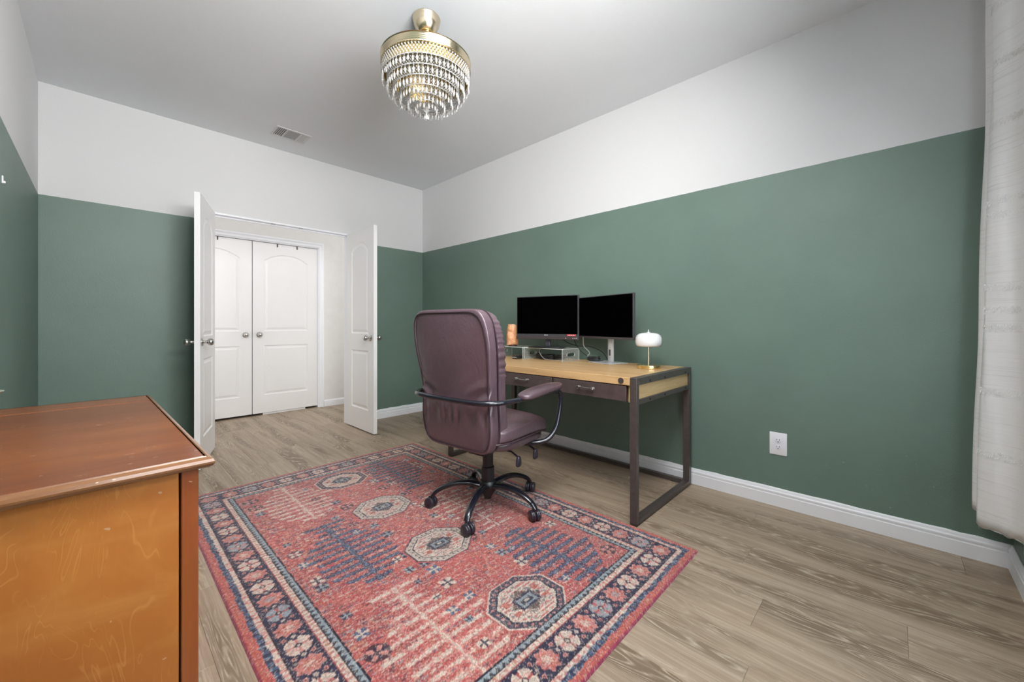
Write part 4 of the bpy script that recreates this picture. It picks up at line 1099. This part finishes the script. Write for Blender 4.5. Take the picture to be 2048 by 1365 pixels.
# ------------------------------------------------------------------ chandelier
def make_chandelier():
    t = empty('chandelier', (1.2325, 1.838, H)); z0 = H
    def L(prof, name, mat, n=56, par=t):
        k = MB(); k.lathe([(r, z-z0) for r, z in prof], n); return k.build(name, mat, par)
    L([(0,2.742),(.074,2.742),(.076,2.737),(.073,2.728),(.068,2.708),(.058,2.685),(.046,2.670),(.040,2.664),(0,2.664)], 'canopy', M['pale_brass'])
    L([(0,2.664),(.030,2.664),(.034,2.655),(.030,2.648),(.034,2.640),(.029,2.630),(.010,2.622),(.010,2.485),(0,2.485)], 'stem', M['brass'])
    def ringp(r, z, w_, h):   # closed band section
        k = MB(); pr = [(r,z),(r,z+h),(r-w_,z+h),(r-w_,z),(r,z)]; n = 64; vs = []; fs = []
        for i in range(n):
            a = 2*PI*i/n
            for q, zz in pr[:4]: vs.append((q*math.cos(a), q*math.sin(a), zz-z0))
        for i in range(n):
            j = (i+1) % n
            for q in range(4): fs.append((i*4+q, i*4+(q+1)%4, j*4+(q+1)%4, j*4+q))
        k.add([v for v in vs], [tuple(reversed(f)) for f in fs], 0, True); return k
    k = MB(); prof = [(.230,2.457),(.239,2.457)]
    for i in range(5): prof += [(.240,2.460+i*.009),(.237,2.464+i*.009)]
    prof += [(.241,2.503),(.233,2.503)]
    band = MB(); n = 72; m_ = len(prof); vs = []; fs = []
    for i in range(n):
        a = 2*PI*i/n
        for q, zz in prof: vs.append((q*math.cos(a), q*math.sin(a), zz-z0))
    for i in range(n):
        j = (i+1) % n
        for q in range(m_): fs.append((i*m_+q, j*m_+q, j*m_+(q+1)%m_, i*m_+(q+1)%m_))
    band.add(vs, fs, 0, True); bo = band.build('band', M['pale_brass'], t)
    L([(0,2.480),(.231,2.480),(.231,2.485),(0,2.485)], 'top_plate', M['pale_brass'])
    tiers = [(.228,2.402,.030,64),(.205,2.364,.036,56),(.175,2.330,.036,48),(.138,2.303,.034,38),(.098,2.283,.032,28),(.056,2.268,.030,16)]
    for i, (r, z, ln, cnt) in enumerate(tiers):
        ringp(r+.002, z, .003, .003).build('hoop', M['silver'], t)
        if i:
            k = MB()
            for q in range(4):
                a = 2*PI*q/4+i*.3; k.tube([(r*math.cos(a), r*math.sin(a), z+.004-z0), (r*.97*math.cos(a), r*.97*math.sin(a), 2.480-z0)], .0010, 5)
            k.build('hanging_wire', M['brass'], t)
    ringp(.2255, 2.408, .002, .048).build('inner_band', M['brass'], t)
    # one cut drop: faceted bead above a long pendant
    def drop_mesh(ln, wd):
        k = MB(); prof = [(0,0),(wd*.55,-.004),(0,-.008),(0.0008,-.009),(wd,-.009-(ln-.009)*.38),(wd*.75,-.009-(ln-.009)*.75),(0,-ln)]
        k.lathe(prof, 6, smooth=False); o = k.build('crystal_drop', M['crystal'], t); me = o.data; bpy.data.objects.remove(o); return me
    rj = random.Random(8)
    for r, z, ln, cnt in tiers:
        me = drop_mesh(ln+.012, .0062)
        for i in range(cnt):
            a = 2*PI*i/cnt; o = link('crystal_drop', me, M['crystal'], t); f = rj.uniform(.985, 1.012); o.location = (r*f*math.cos(a), r*f*math.sin(a), z-z0); o.rotation_euler = (rj.uniform(-.07,.07), rj.uniform(-.07,.07), a+rj.uniform(-.8,.8)); o.scale = (1, 1, rj.uniform(.88, 1.12))
    # bead strings: vertical strings from each hoop up to the next one, joined (too fine to pick apart)
    k = MB()
    def bead(x, y, z, r_):
        k.add([(x+r_,y,z),(x,y+r_,z),(x-r_,y,z),(x,y-r_,z),(x,y,z+r_*1.25),(x,y,z-r_*1.25)], [(0,1,4),(1,2,4),(2,3,4),(3,0,4),(1,0,5),(2,1,5),(3,2,5),(0,3,5)])
    # wall of beads below the band
    for row in range(4):
        cnt = 84; zz = 2.449-row*.0125
        for i in range(cnt):
            a = 2*PI*(i+.5*(row%2))/cnt; bead(.232*math.cos(a), .232*math.sin(a), zz-z0, .0058)
    for (r, z, ln, cnt), (r2, z2, l2, c2) in zip(tiers[1:], tiers[:-1]):
        rows = 5; n_ = int(cnt*1.5)
        for row in range(rows):
            for i in range(n_):
                a = 2*PI*(i+.5*(row%2))/n_; bead(r*math.cos(a), r*math.sin(a), z+.006+row*.0082-z0, .0046)
    b_ = k.build('bead_strings', M['crystal'], t); b_['kind'] = 'stuff'
    k = MB(); k.lathe([(0,2.262-z0),(.012,2.256-z0),(.016,2.242-z0),(.004,2.228-z0),(.003,2.222-z0),(.009,2.214-z0),(.0155,2.202-z0),(.013,2.191-z0),(0,2.185-z0)], 8, smooth=False); k.build('finial_drop', M['crystal'], t)
    tag(t, 'round brass and crystal chandelier hanging from the ceiling', 'chandelier')
make_chandelier()
